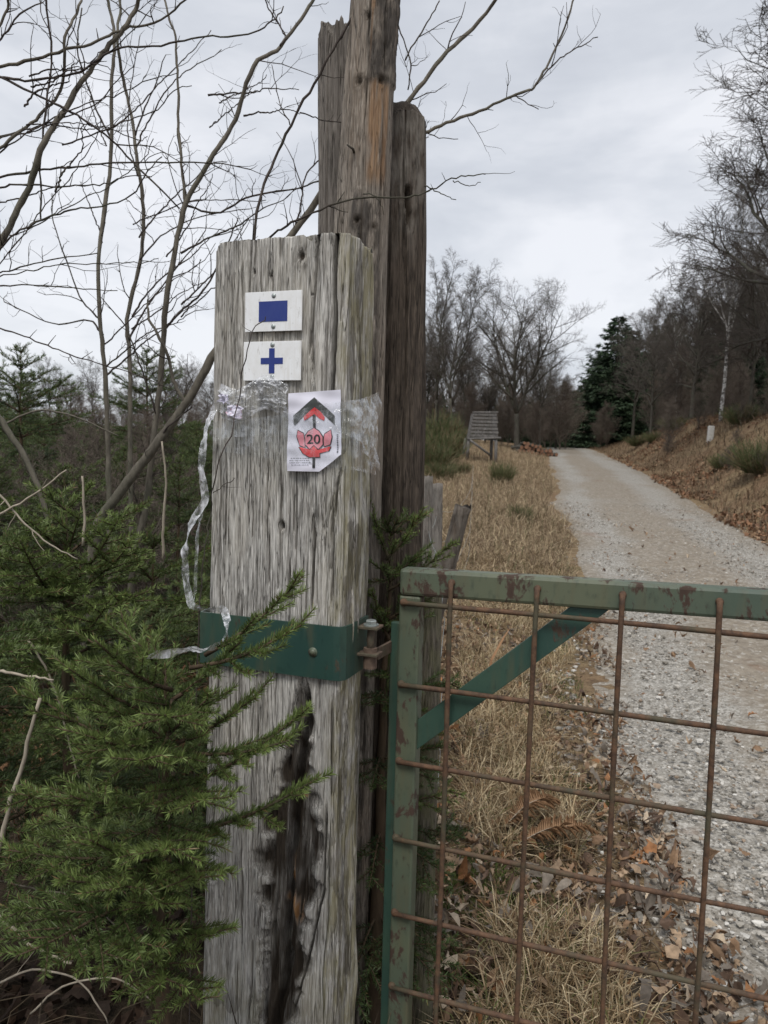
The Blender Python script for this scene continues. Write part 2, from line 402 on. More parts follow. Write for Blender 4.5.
# ------------------------------------------------------------------ terrain
_zy = np.array([-400, -30, 0, 5, 8, 11.2, 16, 26, 40, 55, 62, 75, 110, 200, 600.])
_zz = np.array([-6, -.4, 0, 0, .04, .16, .40, .90, 1.45, 1.90, 1.98, 1.7, .3, -4, -14.])
def road_z(y):
    y = np.asarray(y, float); s = 0
    for k in (-2, -1, 0, 1, 2): s = s + np.interp(y + k * 1.2 * np.clip(y / 10, .1, 3), _zy, _zz)
    return s / 5
def left_edge(y): return .40 + .20 * y + .15 * vn(y * .55, 3.1, 0, 5) + .09 * vn(y * 1.7, 1.1, 0, 6)
def right_edge(y): return .40 + .20 * y + 3.05 + .12 * vn(y * .5, 9.1, 0, 8) + .05 * vn(y * 1.9, 2, 0, 9)
def ground_z(x, y):
    x, y = np.broadcast_arrays(np.asarray(x, float), np.asarray(y, float))
    z = road_z(y)
    l, r = .40 + .2 * y, 3.45 + .2 * y
    sr, sl = x - r, l - x
    hb = 1.45 * ss(60, 28, y) * ss(-8, 8, y) + .45
    z = z + np.where(sr > 0, hb * ss(.15, 3.3, sr) + .05 * np.clip(sr - 3, 0, 60), 0)
    z = z + np.where(sl > 0, .10 * ss(.1, 1.0, sl) + .30 * ss(14, 30, y) * ss(.5, 5, sl) + .012 * np.clip(sl - 2, 0, 100), 0)
    off = np.minimum(ss(0, .5, np.maximum(sr, sl)) + .0, 1)
    z = z + off * (.05 * fbm(x * .8, y * .8, 0, 31, 3) + .018 * fbm(x * 6, y * 6, 0, 41, 3))
    z = z + off * ss(2, 6, sr) * .18 * fbm(x * .35, y * .35, 0, 51, 2)
    return z
def gz(x, y): return float(ground_z(x, y))

def warp(n, lo, hi, c, k):
    t = np.linspace(-1, 1, n); a = np.sinh(t * k) / math.sinh(k)
    return c + np.where(a < 0, a * (c - lo), a * (hi - c))
def make_ground():
    xs = warp(330, -420, 420, 1.2, 7.0); ys = warp(420, -60, 640, 3.2, 6.6)
    X, Y = np.meshgrid(xs, ys); Z = ground_z(X, Y)
    mid = .40 + .2 * Y + 1.52
    Z = Z - .05 * ss(1.45, 1.15, np.abs(X - mid))
    g = Geo(); g.add(np.stack([X, Y, Z], -1).reshape(-1, 3), grid_faces(len(xs), len(ys)))
    painted_shade = ss(.30, -.05, X + .04 * np.maximum(Y - 2, 0)) * ss(45, 30, Y) * .9  # mask for the shade painted on the left ground
    build('ground', g, MT['ground'], attrs={'painted_shade': painted_shade})['kind'] = 'structure'
    ys = np.concatenate([np.linspace(-6, 1, 30), np.linspace(1.02, 12, 420), np.linspace(12.1, 80, 260), np.linspace(81, 130, 30)])
    nu = 90; t = np.linspace(-.06, 1.06, nu)
    L, R = left_edge(ys), right_edge(ys)
    X = L[:, None] + (R - L)[:, None] * t[None]; Y = np.repeat(ys[:, None], nu, 1)
    e = np.minimum(t, 1 - t)[None]
    rough = .010 * fbm(X * 7, Y * 7, 0, 71, 3) + .012 * fbm(X * 1.5, Y * 1.5, 0, 73, 2)
    tr = np.exp(-((t - .17) / .115) ** 2) + np.exp(-((t - .74) / .15) ** 2)
    Z = ground_z(X, Y) * 0 + road_z(Y) + .022 + rough - .02 * np.clip(tr, 0, 1)[None] - .10 * ss(.06, -.06, e)
    g = Geo(); g.add(np.stack([X, Y, Z], -1).reshape(-1, 3), grid_faces(nu, len(ys)))
    trk = np.clip(tr[None] + .35 * fbm(X * 1.2, Y * .5, 0, 77, 3), 0, 1.2)
    build('road', g, MT['road'], attrs={'track': trk})['kind'] = 'structure'
make_ground()

# ------------------------------------------------------------------ the hewn gate post
AL = rad(20)
T = np.array([math.cos(AL), -math.sin(AL), 0]); B = np.array([math.sin(AL), math.cos(AL), 0]); NO = -B
L0 = np.array([-.3275, 1.40, 0]); PW, PD = .277, .116
def face(px, py, out=0.0):             # pixel -> (a along the face, z)
    p = hit(px, py, L0 - B * out, B); return float(np.dot(p - L0, T)), float(p[2])
def FP(a, z, out=0.0): return L0 + T * a + NO * out + np.array([0, 0, z])
PTOP = 1.757
def post():
    root = thing('gate_post', 'thick hewn grey wooden gate post with trail signs, taped notice and black rot hollow', 'gate post', (L0 + T * PW / 2 + B * PD / 2 + np.array([0, 0, .1])))
    na, nb, nk, nl, nz = 270, 90, 40, 50, 620
    # perimeter: front left->right, right side, back, left side
    per = []
    for t in np.linspace(0, 1, na, endpoint=False): per.append((t * PW, 0, 0, -1))
    for t in np.linspace(0, 1, nb, endpoint=False): per.append((PW, t * PD, 1, 0))
    for t in np.linspace(0, 1, nk, endpoint=False): per.append((PW - t * PW, PD, 0, 1))
    for t in np.linspace(0, 1, nl, endpoint=False): per.append((0, PD - t * PD, -1, 0))
    per = np.array(per); npm = len(per)
    a, b, nx, ny = per.T
    def rnd(v, lo, hi, r):             # rounded-rectangle pull-in near corners
        return r
    rc = .014
    ca = np.minimum(a, PW - a); cb = np.minimum(b, PD - b)
    pull = np.where(np.abs(ny) > 0, rc * (1 - np.sqrt(np.clip(1 - (1 - np.clip(ca / rc, 0, 1)) ** 2, 0, 1))),
                    rc * (1 - np.sqrt(np.clip(1 - (1 - np.clip(cb / rc, 0, 1)) ** 2, 0, 1))))
    zt = np.linspace(0, 1, nz)
    A = np.repeat(a[None], nz, 0); Bq = np.repeat(b[None], nz, 0)
    top = PTOP + .0015 * vn(a * 30, b * 30, 0, 3) - .012 * ss(.012, 0, a) + np.where(nx > 0, -.012 * ss(.02, .12, b), 0) - .010 * ss(.19, .205, a) * ss(.215, .207, a)
    Z = -.15 + (top[None] + .15) * zt[:, None]
    s = np.where(ny < 0, a, np.where(nx > 0, PW + b, np.where(ny > 0, PW + PD + (PW - a), -b)))[None]
    S = np.repeat(s, nz, 0)
    wob = .010 * vn(Z * 3, S * 6, 0, 11)
    disp = -pull[None] * 1.0 + .0022 * fbm((S + wob) * 150, Z * 3.2, 0, 21, 3) + .0024 * fbm((S + wob) * 38, Z * 1.3, 0, 23, 3) + .002 * fbm(S * 8, Z * 2.5, 0, 25, 2)
    disp += .0009 * fbm((S + wob) * 420, Z * 9, 0, 27, 2)
    stain = np.zeros_like(S); raw = np.zeros_like(S); green = np.zeros_like(S)
    front = (ny < 0)[None] * np.ones_like(S); side = (nx > 0)[None] * np.ones_like(S)
    def crack(pts, w, dep, dark=.9):
        nonlocal disp, stain
        q = sorted([face(*p) for p in pts], key=lambda e: e[1]); qa = [e[0] for e in q]; qz = [e[1] for e in q]
        ac = np.interp(Z, qz, qa) + .0018 * vn(Z * 13, 5, 0, int(w * 1e5)) + .0006 * vn(Z * 60, 2, 0, 4)
        end = ss(qz[0] - .005, qz[0] + .05, Z) * ss(qz[-1] + .005, qz[-1] - .05 if qz[-1] < PTOP - .03 else qz[-1] - .001, Z)
        if qz[-1] > PTOP - .03: end = ss(qz[0] - .005, qz[0] + .05, Z)
        k = np.exp(-((A - ac) / w) ** 2) * end * front
        disp = disp - dep * k; stain = np.maximum(stain, dark * np.clip(k * 1.3 - .25, 0, 1))
    crack([(337, 232), (336, 314), (334, 372), (332, 420)], .0034, .022)
    crack([(319, 232), (317, 282), (312, 345), (315, 390)], .0038, .012, .6)
    crack([(334, 500), (333, 545), (332, 612)], .002, .010)
    crack([(315, 505), (314, 560), (312, 620)], .002, .010, .8)
    crack([(291, 545), (289, 580), (287, 618)], .0016, .007, .8)
    crack([(345, 455), (338, 485), (335, 530)], .0022, .010)
    crack([(327, 800), (326, 850), (324, 890), (314, 943), (291, 1023)], .0022, .012)
    crack([(334, 690), (332, 760), (331, 800)], .0018, .008, .7)
    crack([(252, 250), (251, 285)], .002, .006, .7); crack([(241, 640), (240, 700), (238, 760)], .0014, .004, .5)
    crack([(228, 690), (229, 760), (226, 860)], .0012, .004, .5); crack([(262, 410), (260, 470), (258, 540)], .0014, .004, .5)
    crack([(232, 250), (231, 330), (229, 380)], .0011, .004, .5); crack([(298, 690), (296, 720)], .0014, .005, .5)
    crack([(222, 440), (221, 520), (218, 600)], .0012, .004, .5); crack([(305, 545), (303, 600)], .0013, .004, .6)
    _r = random.Random(12); sel = np.nonzero(ny < 0)[0]; lo_, hi_ = sel.min(), sel.max() + 1
    for _ in range(70):
        a0, z0, ln, wd_ = _r.uniform(.01, PW - .01), _r.uniform(.25, 1.68), _r.uniform(.05, .28), _r.uniform(.0007, .0014); zl = Z[:, 0]; rows = np.nonzero((zl > z0) & (zl < z0 + ln))[0]
        if not len(rows): continue
        sl = np.s_[rows[0]:rows[-1] + 1, lo_:hi_]; Zs, As = Z[sl], A[sl]; t_ = (Zs - z0) / ln
        k_ = np.exp(-((As - a0 - .004 * vn(Zs * 7, _, 0, 3) - .001 * vn(Zs * 40, _, 0, 3)) / wd_) ** 2) * np.clip(np.sin(PI * np.clip(t_, 0, 1)) * 2, 0, 1)
        disp[sl] -= .0045 * k_; stain[sl] = np.maximum(stain[sl], .7 * k_)
    # rot hollow
    zc, ac, wc = [], [], []
    for y, l, r in ((676, 304, 307), (700, 299, 309), (720, 297, 311), (760, 284, 311), (800, 275, 312), (851, 268, 312), (924, 265, 306), (994, 266, 292), (1030, 262, 282)):
        al, z0 = face(l, y); ar, _ = face(r, y); zc.append(z0); ac.append((al + ar) / 2); wc.append((ar - al) / 2)
    o = np.argsort(zc); zc, ac, wc = np.array(zc)[o], np.array(ac)[o], np.array(wc)[o]
    cc = np.interp(Z, zc, ac); ww = 1.35 * np.interp(Z, zc, wc) * (1 + .35 * fbm(Z * 28, A * 14, 0, 61, 3))
    e = ss(face(300, 685)[1] + .03, face(300, 715)[1], Z)
    k = ss(1.25, .55, np.abs(A - cc + .004 * fbm(A * 60, Z * 20, 0, 62, 2)) / np.maximum(ww, .004)) * e * front
    core = ss(1, .3, np.abs(A - cc - .004 + .004 * vn(Z * 20, 1, 0, 66)) / .012) * e * front
    depth = .016 * k * (1 + .45 * fbm(A * 130, Z * 9, 0, 63, 3)) + .028 * core * k
    disp = disp - depth
    stain = np.maximum(stain, np.clip(k * (1.0 + .35 * fbm(A * 90, Z * 12, 0, 64, 3)), 0, .97))
    # bare orange splinters in the hollow
    for px, py, w, h in ((290, 872, .006, .022), (287, 884, .004, .014), (298, 914, .007, .022), (295, 905, .004, .02), (285, 905, .004, .012)):
        qa, qz = face(px, py)
        kk = np.exp(-((A - qa) / w) ** 2 - ((Z - qz) / h) ** 2) * (fbm(A * 300, Z * 12, 0, 65, 2) > -.25) * front
        raw = np.maximum(raw, np.clip(kk * 1.6 - .2, 0, 1)); disp = disp + .007 * kk
    stain = stain * (1 - raw)
    # holes and knots
    for px, py, r, d_ in ((282, 526, .0045, .02), (276, 803, .005, .012), (302, 256, .007, .008), (251, 272, .003, .008), (271, 276, .0025, .006), (212, 880, .004, .008), (347, 458, .008, .012)):
        qa, qz = face(px, py); rr = np.hypot((A - qa), (Z - qz) * .8)
        kk = np.exp(-(rr / r) ** 2) * front; ring = np.exp(-((rr - r * 2.1) / (r * .8)) ** 2) * front
        disp = disp - d_ * kk + .0005 * ring; stain = np.maximum(stain, np.clip(kk * 1.6 - .3, 0, .95)); stain = np.maximum(stain, .35 * ring * (vn(A * 300, Z * 120, 0, 5) > -.2))
    # greenish algae and scalloped wear on the side face and foot
    green = np.maximum(green, side * .9); green = np.maximum(green, .8 * front * ss(PW - .035, PW, A))
    green = np.maximum(green, .55 * front * ss(.55, .28, Z))
    disp += side * (.006 * fbm(S * 30, Z * 5, 0, 91, 3))
    disp += front * .006 * ss(PW - .075, PW - .06, A) * ss(1.2, 1.35, Z)
    stain = np.maximum(stain, side * .45 * (fbm(S * 60, Z * 9, 0, 92, 3) > .35))
    stain = np.maximum(stain, .55 * ss(.42, .30, Z) * (fbm(S * 30, Z * 14, 0, 93, 3) > 0) * front)
    taper = (Z / PTOP)
    A2 = A + nx[None] * disp; B2 = Bq + ny[None] * disp
    # rounded corner: also pull along the other axis
    cen = PW / 2
    A2 = A2 + .017 * taper ** 1.5 * ss(.16, 0, A) - .004 * (1 - taper)
    pts = L0 + A2[..., None] * T + B2[..., None] * B; pts[..., 2] = Z
    V = [pts.reshape(-1, 3)]; Fq = [grid_faces(npm, nz, True)]
    st = [stain.ravel()]; rw = [raw.ravel()]; gn = [green.ravel()]
    last = pts[-1]; ctr = last.mean(0); base = (nz - 1) * npm; n0 = nz * npm
    for sc in (.985, .93, .8, .6, .35, .05):
        ring = ctr + (last - ctr) * sc
        lz = ring[:, 2] * 0 + PTOP
        q = (ring - L0) @ T; w2 = (ring - L0) @ B
        ring[:, 2] = np.minimum(last[:, 2], lz) + .0008 * fbm(q * 70, w2 * 70, 0, 96, 3) + .001
        V.append(ring); idx = np.arange(npm); j = (idx + 1) % npm
        Fq.append(np.stack([base + idx, base + j, n0 + j, n0 + idx], -1)); base = n0; n0 += npm
        st.append(np.full(npm, .25)); rw.append(np.zeros(npm)); gn.append(np.full(npm, .4))
    g = Geo(); g.add(np.concatenate(V), Fq)
    build('timber', g, MT['post'], root, attrs={'stain': np.concatenate(st), 'raw': np.concatenate(rw), 'green': np.concatenate(gn)})
    # ---- green steel strap
    zt, zb = face(345, 627)[1], face(345, 681)[1]
    th = .004; of = .004
    path = [(-.004, .05), (-.004, .012), (-.001, -of), (.02, -of), (PW * .5, -of), (PW - .012, -of), (PW - .003, -of + .0015), (PW + of - .001, .006), (PW + of, .02), (PW + of, .07), (PW + of, .106)]
    P = np.array(path); tn = np.gradient(P, axis=0); tn /= np.linalg.norm(tn, axis=1, keepdims=True); nn = np.stack([tn[:, 1], -tn[:, 0]], 1)
    ring = []
    for oo, z in ((0, zb), (0, zt), (1, zt), (1, zb)):
        q = P + nn * th * oo; ring.append(L0 + q[:, :1] * T + q[:, 1:] * B + np.array([0, 0, z]))
    ring = np.stack(ring, 1); n = len(P)
    g = Geo(); f = grid_faces(4, n, True); g.add(ring.reshape(-1, 3), [f, np.array([[0, 1, 2, 3]]), np.array([[3, 2, 1, 0]]) + (n - 1) * 4])
    strap = build('hinge_strap', g, MT['strap'], root, smooth=False)
    for px, py in ((271, 647), (315, 651)):
        qa, qz = face(px, py); c = FP(qa, qz, of + th)
        g = Geo(); dome(g, c, NO, .0062, .005, 14); tubes(g, [(np.array([c, c + NO * .0012]), np.array([.0085, .0085]))], 18)
        build('bolt', g, MT['gate'], strap)
    # ---- hinge lugs on the strap's side flange
    hz1, hz2 = zt - .012, zb + .034
    hb = .070; h0 = L0 + T * (PW + of + th) + B * hb
    for z in (hz1, hz2):
        g = Geo(); box(g, h0 + T * .018 + np.array([0, 0, z]), (.038, .034, .005), np.stack([T, B, [0, 0, 1]], 1), .001)
        lug = build('hinge_lug', g, MT['hinge'], root, smooth=False)
    g = Geo(); c = h0 + T * .019
    tubes(g, [(np.array([c + [0, 0, hz2 - .012], c + [0, 0, hz1 + .012]]), np.array([.0065, .0065]))], 12)
    build('hinge_pin', g, MT['hinge'], lug)
    g = Geo(); hexnut(g, c + np.array([0, 0, hz1 + .0045]), (0, 0, 1), .0105, .008)
    tubes(g, [(np.array([c + [0, 0, hz1 + .0026], c + [0, 0, hz1 + .0046]]), np.array([.014, .014]))], 20)
    build('nut', g, MT['zinc'], lug, smooth=False)
    return root, h0
POST, HINGE = post()

# ------------------------------------------------------------------ signs on the post
OUT = .0105
def plate_on_post(root, corners, th, mat, name, out=OUT, bev=True):
    # corners are pixels; the plate is a rectangle fitted to them
    q = np.array([face(*c, OUT) for c in corners]); a0, a1 = q[[0, 3], 0].mean(), q[[1, 2], 0].mean(); z1, z0 = q[:2, 1].mean(), q[2:, 1].mean()
    g = Geo(); box(g, FP((a0 + a1) / 2, (z0 + z1) / 2, out - th / 2), (a1 - a0, th, z1 - z0), np.stack([T, B, [0, 0, 1]], 1), .0006)
    o = build(name, g, mat, root, smooth=False); return o, (a0, a1, z0, z1)
def decal(root, name, polys, mat, out, fr=None):
    g = Geo()
    for p in polys:
        v = [FP(a, z, out) for a, z in p]
        v2 = [FP(a, z, out - .0003) for a, z in p]; n = len(v)
        idx = np.arange(n)
        g.add(np.array(v + v2), [idx[None], np.stack([idx, np.roll(idx, -1), np.roll(idx, -1) + n, idx + n], -1)])
    return build(name, g, mat, root, smooth=False)
def trail_sign(kind, corners, label):
    q = np.array([face(*c) for c in corners]).mean(0)
    root = thing('trail_sign', label, 'trail sign', FP(q[0], q[1], OUT - .003))
    o, (a0, a1, z0, z1) = plate_on_post(root, corners, .0022, MT['white'], 'plate')
    am, zm = (a0 + a1) / 2, (z0 + z1) / 2; w, h = a1 - a0, z1 - z0
    if kind == 'bar':
        hw, hh = w * .25, h * .255
        decal(root, 'blue_rectangle', [[(am - hw, zm - hh), (am + hw, zm - hh), (am + hw, zm + hh), (am - hw, zm + hh)]], MT['blue'], OUT + .0006)
        nails = (zm + h * .39, zm - h * .38)
    else:
        k, b = h * .32, h * .08
        decal(root, 'blue_cross', [[(am - b, zm - k), (am + b, zm - k), (am + b, zm - b), (am + k, zm - b), (am + k, zm + b), (am + b, zm + b), (am + b, zm + k), (am - b, zm + k), (am - b, zm + b), (am - k, zm + b), (am - k, zm - b), (am - b, zm - b)]], MT['blue'], OUT + .0006)
        nails = (zm + h * .41, zm - h * .41)
    for z in nails:
        g = Geo(); dome(g, FP(am + .001, z, OUT), NO, .0042, .0022, 12); build('nail', g, MT['zinc'], root)
    g = Geo(); box(g, FP(am, zm, .0035), (.01, .009, .01), np.stack([T, B, [0, 0, 1]], 1)); 
    return root
trail_sign('bar', ((245, 292), (302, 290.5), (302, 330.5), (245, 332)), 'white trail sign with a blue rectangle nailed near the top of the post')
trail_sign('cross', ((243.5, 342), (301, 340.5), (301, 380), (243.5, 381)), 'white trail sign with a blue cross nailed below the blue rectangle sign')

def notice():
    cor = [face(289, 393.5, .0125), face(340.5, 389.5, .0125), face(341.5, 454, .0125), face(319, 472, .0125), face(286.5, 471, .0125)]
    c = np.mean(cor, 0)
    root = thing('paper_notice', 'white paper notice with black arrow and red tulip numbered 20 taped to the post', 'notice', FP(c[0], c[1], .008))
    base = .0125
    def warp(a, z):
        u = (a - cor[0][0]) / .1; v = (z - c[1]) / .1
        return base + .0016 * math.sin(u * 5 + v * 1.4) + .0011 * math.sin(u * 11 - v * 7) + .0006 * math.sin(v * 23 + u * 3) + .003 * max(0, u - .75) ** 1
    # sheet as a fine grid clipped to the outline
    nu, nv = 40, 60; g = Geo(); pts = []
    A4 = [cor[0], cor[1], (cor[2][0], cor[4][1] + .001), cor[4]]
    def bil(u, v):
        t = np.array(A4[0]) * (1 - u) + np.array(A4[1]) * u; b = np.array(A4[3]) * (1 - u) + np.array(A4[2]) * u
        return t * (1 - v) + b * v
    ca, cz = np.array(cor[2]), np.array(cor[3])
    uv = []
    for j in range(nv):
        for i in range(nu):
            u, v = i / (nu - 1), j / (nv - 1); p = bil(u, v)
            lim = cz[0] + (ca[0] - cz[0]) * np.clip((p[1] - cz[1]) / (ca[1] - cz[1]), 0, 1)   # cut corner
            uu = u
            if p[1] < ca[1]:
                a_l = bil(0, v)[0]; p = np.array([a_l + (lim - a_l) * u, p[1]])
            pts.append(FP(p[0], p[1], warp(*p)))
    n = len(pts); pts2 = [q + B * .0003 for q in pts]
    f = grid_faces(nu, nv); g.add(np.array(pts + pts2), [f, f[:, ::-1] + n])
    build('sheet', g, MT['paper'], root)
    # print: positions from the photograph's own drawing, mapped on to the sheet
    def Q(x, y):                       # pixels of the enlarged crop (755x1024 for 70x95 px)
        return face(280 + x * 70 / 755, 385 + y * 95 / 1024, .014)
    def prt(name, polys, mat, lift):
        g = Geo()
        for poly in polys:
            P = np.array([Q(*p) for p in poly]); cen = P.mean(0)
            m = len(P); ring = []
            for s_ in (1, .66, .33): ring += [cen + (p - cen) * s_ for p in P]
            ring.append(cen)
            v = np.array([FP(p[0], p[1], warp(*p) + lift) for p in ring])
            i = np.arange(m); j = (i + 1) % m; fs = [np.stack([k * m + i, k * m + j, (k + 1) * m + j, (k + 1) * m + i], -1) for k in (0, 1)]
            fs.append(np.stack([2 * m + i, 2 * m + j, np.full(m, 3 * m)], -1)); g.add(v, fs)
        return build(name, g, mat, root)
    def sub(poly, n=5):
        o = []
        for (x0, y0), (x1, y1) in zip(poly, poly[1:] + poly[:1]):
            for k in range(n): o.append((x0 + (x1 - x0) * k / n, y0 + (y1 - y0) * k / n))
        return o
    prt('arrow', [sub([(368, 132), (368, 235), (160, 440), (145, 420), (143, 330)]), sub([(368, 132), (585, 330), (592, 440), (570, 415), (368, 235)])], MT['arrowink'], .0007)
    prt('arrow_stem', [sub([(352, 235), (384, 235), (382, 470), (354, 470)])], MT['ink'], .0010); prt('arrow_stem', [sub([(354, 770), (382, 770), (381, 895), (354, 895)])], MT['ink'], .0010)
    prt('red_bow', [sub([(375, 240), (330, 275), (262, 345), (268, 385), (330, 345), (368, 312)]), sub([(375, 240), (430, 285), (478, 350), (470, 385), (420, 360), (368, 312)])], MT['red'], .0012)
    def ell(cx, cy, rx, ry, rot=0, n=28):
        o = []
        for k in range(n):
            t = 2 * PI * k / n; x, y = rx * math.cos(t), ry * math.sin(t)
            o.append((cx + x * math.cos(rot) - y * math.sin(rot), cy + x * math.sin(rot) + y * math.cos(rot)))
        return o
    ring_out = sub([(200, 480), (262, 510), (300, 485), (365, 450), (430, 490), (470, 520), (545, 472), (560, 500), (552, 650), (530, 720), (440, 745), (440, 785), (320, 790), (240, 745), (195, 660), (180, 520)], 4)
    def fat(poly, k=10):
        c = np.mean(poly, 0); return [tuple(np.array(p) + k * unit(np.array(p) - c)) for p in poly]
    LP_ = sub([(200, 490), (258, 525), (264, 600), (270, 672), (214, 650), (190, 560)]); RP_ = sub([(545, 485), (482, 530), (474, 600), (476, 660), (536, 640), (556, 560)])
    BW_ = sub([(208, 668), (330, 700), (365, 650), (410, 700), (520, 665), (540, 665), (520, 712), (430, 735), (430, 775), (325, 778), (250, 738)], 4)
    CP_ = sub([(365, 464), (420, 500), (462, 560), (462, 640), (420, 690), (368, 645), (325, 690), (275, 640), (275, 555), (310, 500)], 4)
    prt('flower_outline', [fat(LP_), fat(RP_), fat(BW_)], MT['ink'], .0009); prt('flower_outline', [fat(CP_, 10)], MT['ink'], .0016)
    prt('side_petal', [LP_], MT['pink'], .0013); prt('side_petal', [RP_], MT['pink'], .0013)
    prt('flower_bowl', [BW_], MT['red'], .0013)
    prt('centre_petal', [CP_], MT['pink'], .0020)
    # digits
    cu = bpy.data.curves.new('digits', 'FONT'); cu.body = '20'; cu.size = 1; cu.align_x = 'CENTER'; cu.align_y = 'CENTER'; cu.offset = .012
    to = bpy.data.objects.new('digits', cu); C.objects.link(to); bpy.context.view_layer.update()
    dg = bpy.context.evaluated_depsgraph_get(); me = to.evaluated_get(dg).to_mesh()
    V = np.array([q.co[:] for q in me.vertices]); fs = {}
    for p in me.polygons: fs.setdefault(len(p.vertices), []).append(list(p.vertices))
    to.evaluated_get(dg).to_mesh_clear(); bpy.data.objects.remove(to); bpy.data.curves.remove(cu)
    x0, x1, y0, y1 = V[:, 0].min(), V[:, 0].max(), V[:, 1].min(), V[:, 1].max()
    pts = []
    for q in V:
        p = Q(293 + (q[0] - x0) / (x1 - x0) * 148, 635 - (q[1] - y0) / (y1 - y0) * 103); pts.append(FP(p[0], p[1], warp(*p) + .0027))
    g = Geo(); g.add(np.array(pts), [np.array(f) for f in fs.values()]); build('number', g, MT['ink'], root, smooth=False)
    # small print too blurred to read
    rr = random.Random(5); polys = []
    for k in range(4):
        x = 92 + rr.random() * 30; y = 785 + k * 24
        while x < 315:
            w = rr.uniform(6, 20); polys.append(sub([(x, y), (x + w, y + 1), (x + w, y + 8), (x, y + 7)], 1)); x += w + rr.uniform(4, 10)
    prt('small_print', polys, MT['text'], .0008); polys = []
    y = 530
    while y < 735:
        w = rr.uniform(8, 24); polys.append(sub([(606, y), (622, y), (622, y + w), (606, y + w)], 1)); y += w + 9
    prt('small_print', polys, MT['text'], .0008)
notice()

# ------------------------------------------------------------------ clear tape round the post
def tape():
    rr = random.Random(3)
    root = thing('clear_tape', 'crumpled clear adhesive tape wound round the post over the paper notice', 'tape', FP(.14, face(300, 430)[1], .012))
    def band(y0l, y1l, y0r, y1r, a0, haze, out, seed, amp=.0025, name='tape_band'):
        nu, nv = 150, 26; V = []; hz = []
        tl, bl = face(300, y0l)[1], face(300, y1l)[1]; tr, br = face(300, y0r)[1], face(300, y1r)[1]
        for j in range(nv):
            for i in range(nu):
                t = i / (nu - 1); s = a0 + t * (PW + .10 - a0); v = j / (nv - 1)
                z = (tl + (tr - tl) * t) * (1 - v) + (bl + (br - bl) * t) * v
                o = out + amp * float(fbm(np.float64(s * 70), np.float64(z * 45 + s * 20), 0, seed, 3))
                R_ = .012
                if s < PW - R_: p = FP(s, z, o)
                elif s < PW + R_:
                    q = (s - (PW - R_)) / (2 * R_) * PI / 2
                    cpt = L0 + T * (PW - R_) + B * R_; p = cpt + (R_ + o) * (math.cos(q) * NO + math.sin(q) * T) + np.array([0, 0, z])
                else: p = L0 + T * (PW + o) + B * (s - PW) + np.array([0, 0, z])
                V.append(p); e = 1.6 * max(0, 1 - abs(v - .03) / .05) + 1.6 * max(0, 1 - abs(v - .97) / .05)
                hz.append(min(1, haze * (1 + e * .9) * (1 + .7 * float(vn(s * 30, z * 60, 0, seed + 9)))))
        g = Geo(); g.add(np.array(V), grid_faces(nu, nv)); return build(name, g, MT['tape'], root, attrs={'haze': hz})
    band(424, 452, 402, 474, .02, .065, .0175, 3)
    band(432, 440, 388, 430, .02, .06, .019, 7)
    band(404, 434, 386, 470, PW - .016, .20, .0205, 11, .006)
    # crumpled wad
    nu, nv = 60, 26; V = []; hz = []
    for j in range(nv):
        for i in range(nu):
            px = 226 + 66 * i / (nu - 1); py = 384 + 34 * j / (nv - 1) + 6 * math.sin(i * .12) - (i / nu) * 3
            a, z = face(px, py); o = .014 + .016 * abs(float(fbm(np.float64(i * .21), np.float64(j * .33), 0, 5, 3))) * math.sin(PI * min(1, (j + 1) / nv)) 
            V.append(FP(a, z, o)); hz.append(.85 + .4 * float(vn(i * .4, j * .5, 0, 8)))
    g = Geo(); g.add(np.array(V), grid_faces(nu, nv)); build('crumpled_wad', g, MT['tape'], root, smooth=False, attrs={'haze': hz})
    # the loose strip hanging to the left
    def strip(pts, w, haze, seed, name='loose_strip'):
        P = np.array([U(*p) for p in pts]); n = len(P) * 9
        t = np.linspace(0, len(P) - 1, n); Q = np.stack([np.interp(t, np.arange(len(P)), P[:, k]) for k in range(3)], 1)
        for _ in range(2): Q[1:-1] = (Q[:-2] + 2 * Q[1:-1] + Q[2:]) / 4
        Tn = np.gradient(Q, axis=0); Tn /= np.linalg.norm(Tn, axis=1, keepdims=True)
        u = np.cross(Tn, np.array([.15, 1, .1])); u /= np.linalg.norm(u, axis=1, keepdims=True); v = np.cross(Tn, u)
        ang = .9 * np.array([float(vn(k * .13, 0, 0, seed)) for k in range(n)])[:, None] * 1.4
        d = u * np.cos(ang) + v * np.sin(ang)
        V = []; hz = []
        ks = np.linspace(-1, 1, 7)
        for k in ks:
            fold = .0022 * np.array([float(vn(q * .7, k * 2.2, 0, seed + 2)) for q in range(n)])[:, None]
            V.append(Q + d * k * w + np.cross(d, Tn) * fold); hz.append(np.full(n, haze) * (1.25 if abs(k) > .9 else 1) * np.array([1 + .5 * float(vn(q * .45, k, 0, seed + 3)) for q in range(n)]))
        V = np.stack(V, 1); hz = np.stack(hz, 1)
        g = Geo(); g.add(V.reshape(-1, 3), grid_faces(7, n)); build(name, g, MT['tape'], root, attrs={'haze': np.clip(hz, 0, 1).ravel()})
    strip([(232, 392, 1.36), (217, 404, 1.36), (207, 425, 1.345), (203, 448, 1.34), (201, 470, 1.335), (206, 500, 1.33), (190, 525, 1.325), (184, 552, 1.32), (186, 580, 1.32), (191, 606, 1.31), (207, 610, 1.30), (224, 609, 1.30), (228, 625, 1.25), (227, 641, 1.18), (210, 648, 1.10), (185, 651, 1.03), (148, 656, .98)], .0064, .95, 4)
    strip([(203, 505, 1.34), (197, 535, 1.335), (196, 565, 1.33), (195, 590, 1.325), (193, 606, 1.315)], .003, .4, 14)
    return root
tape()
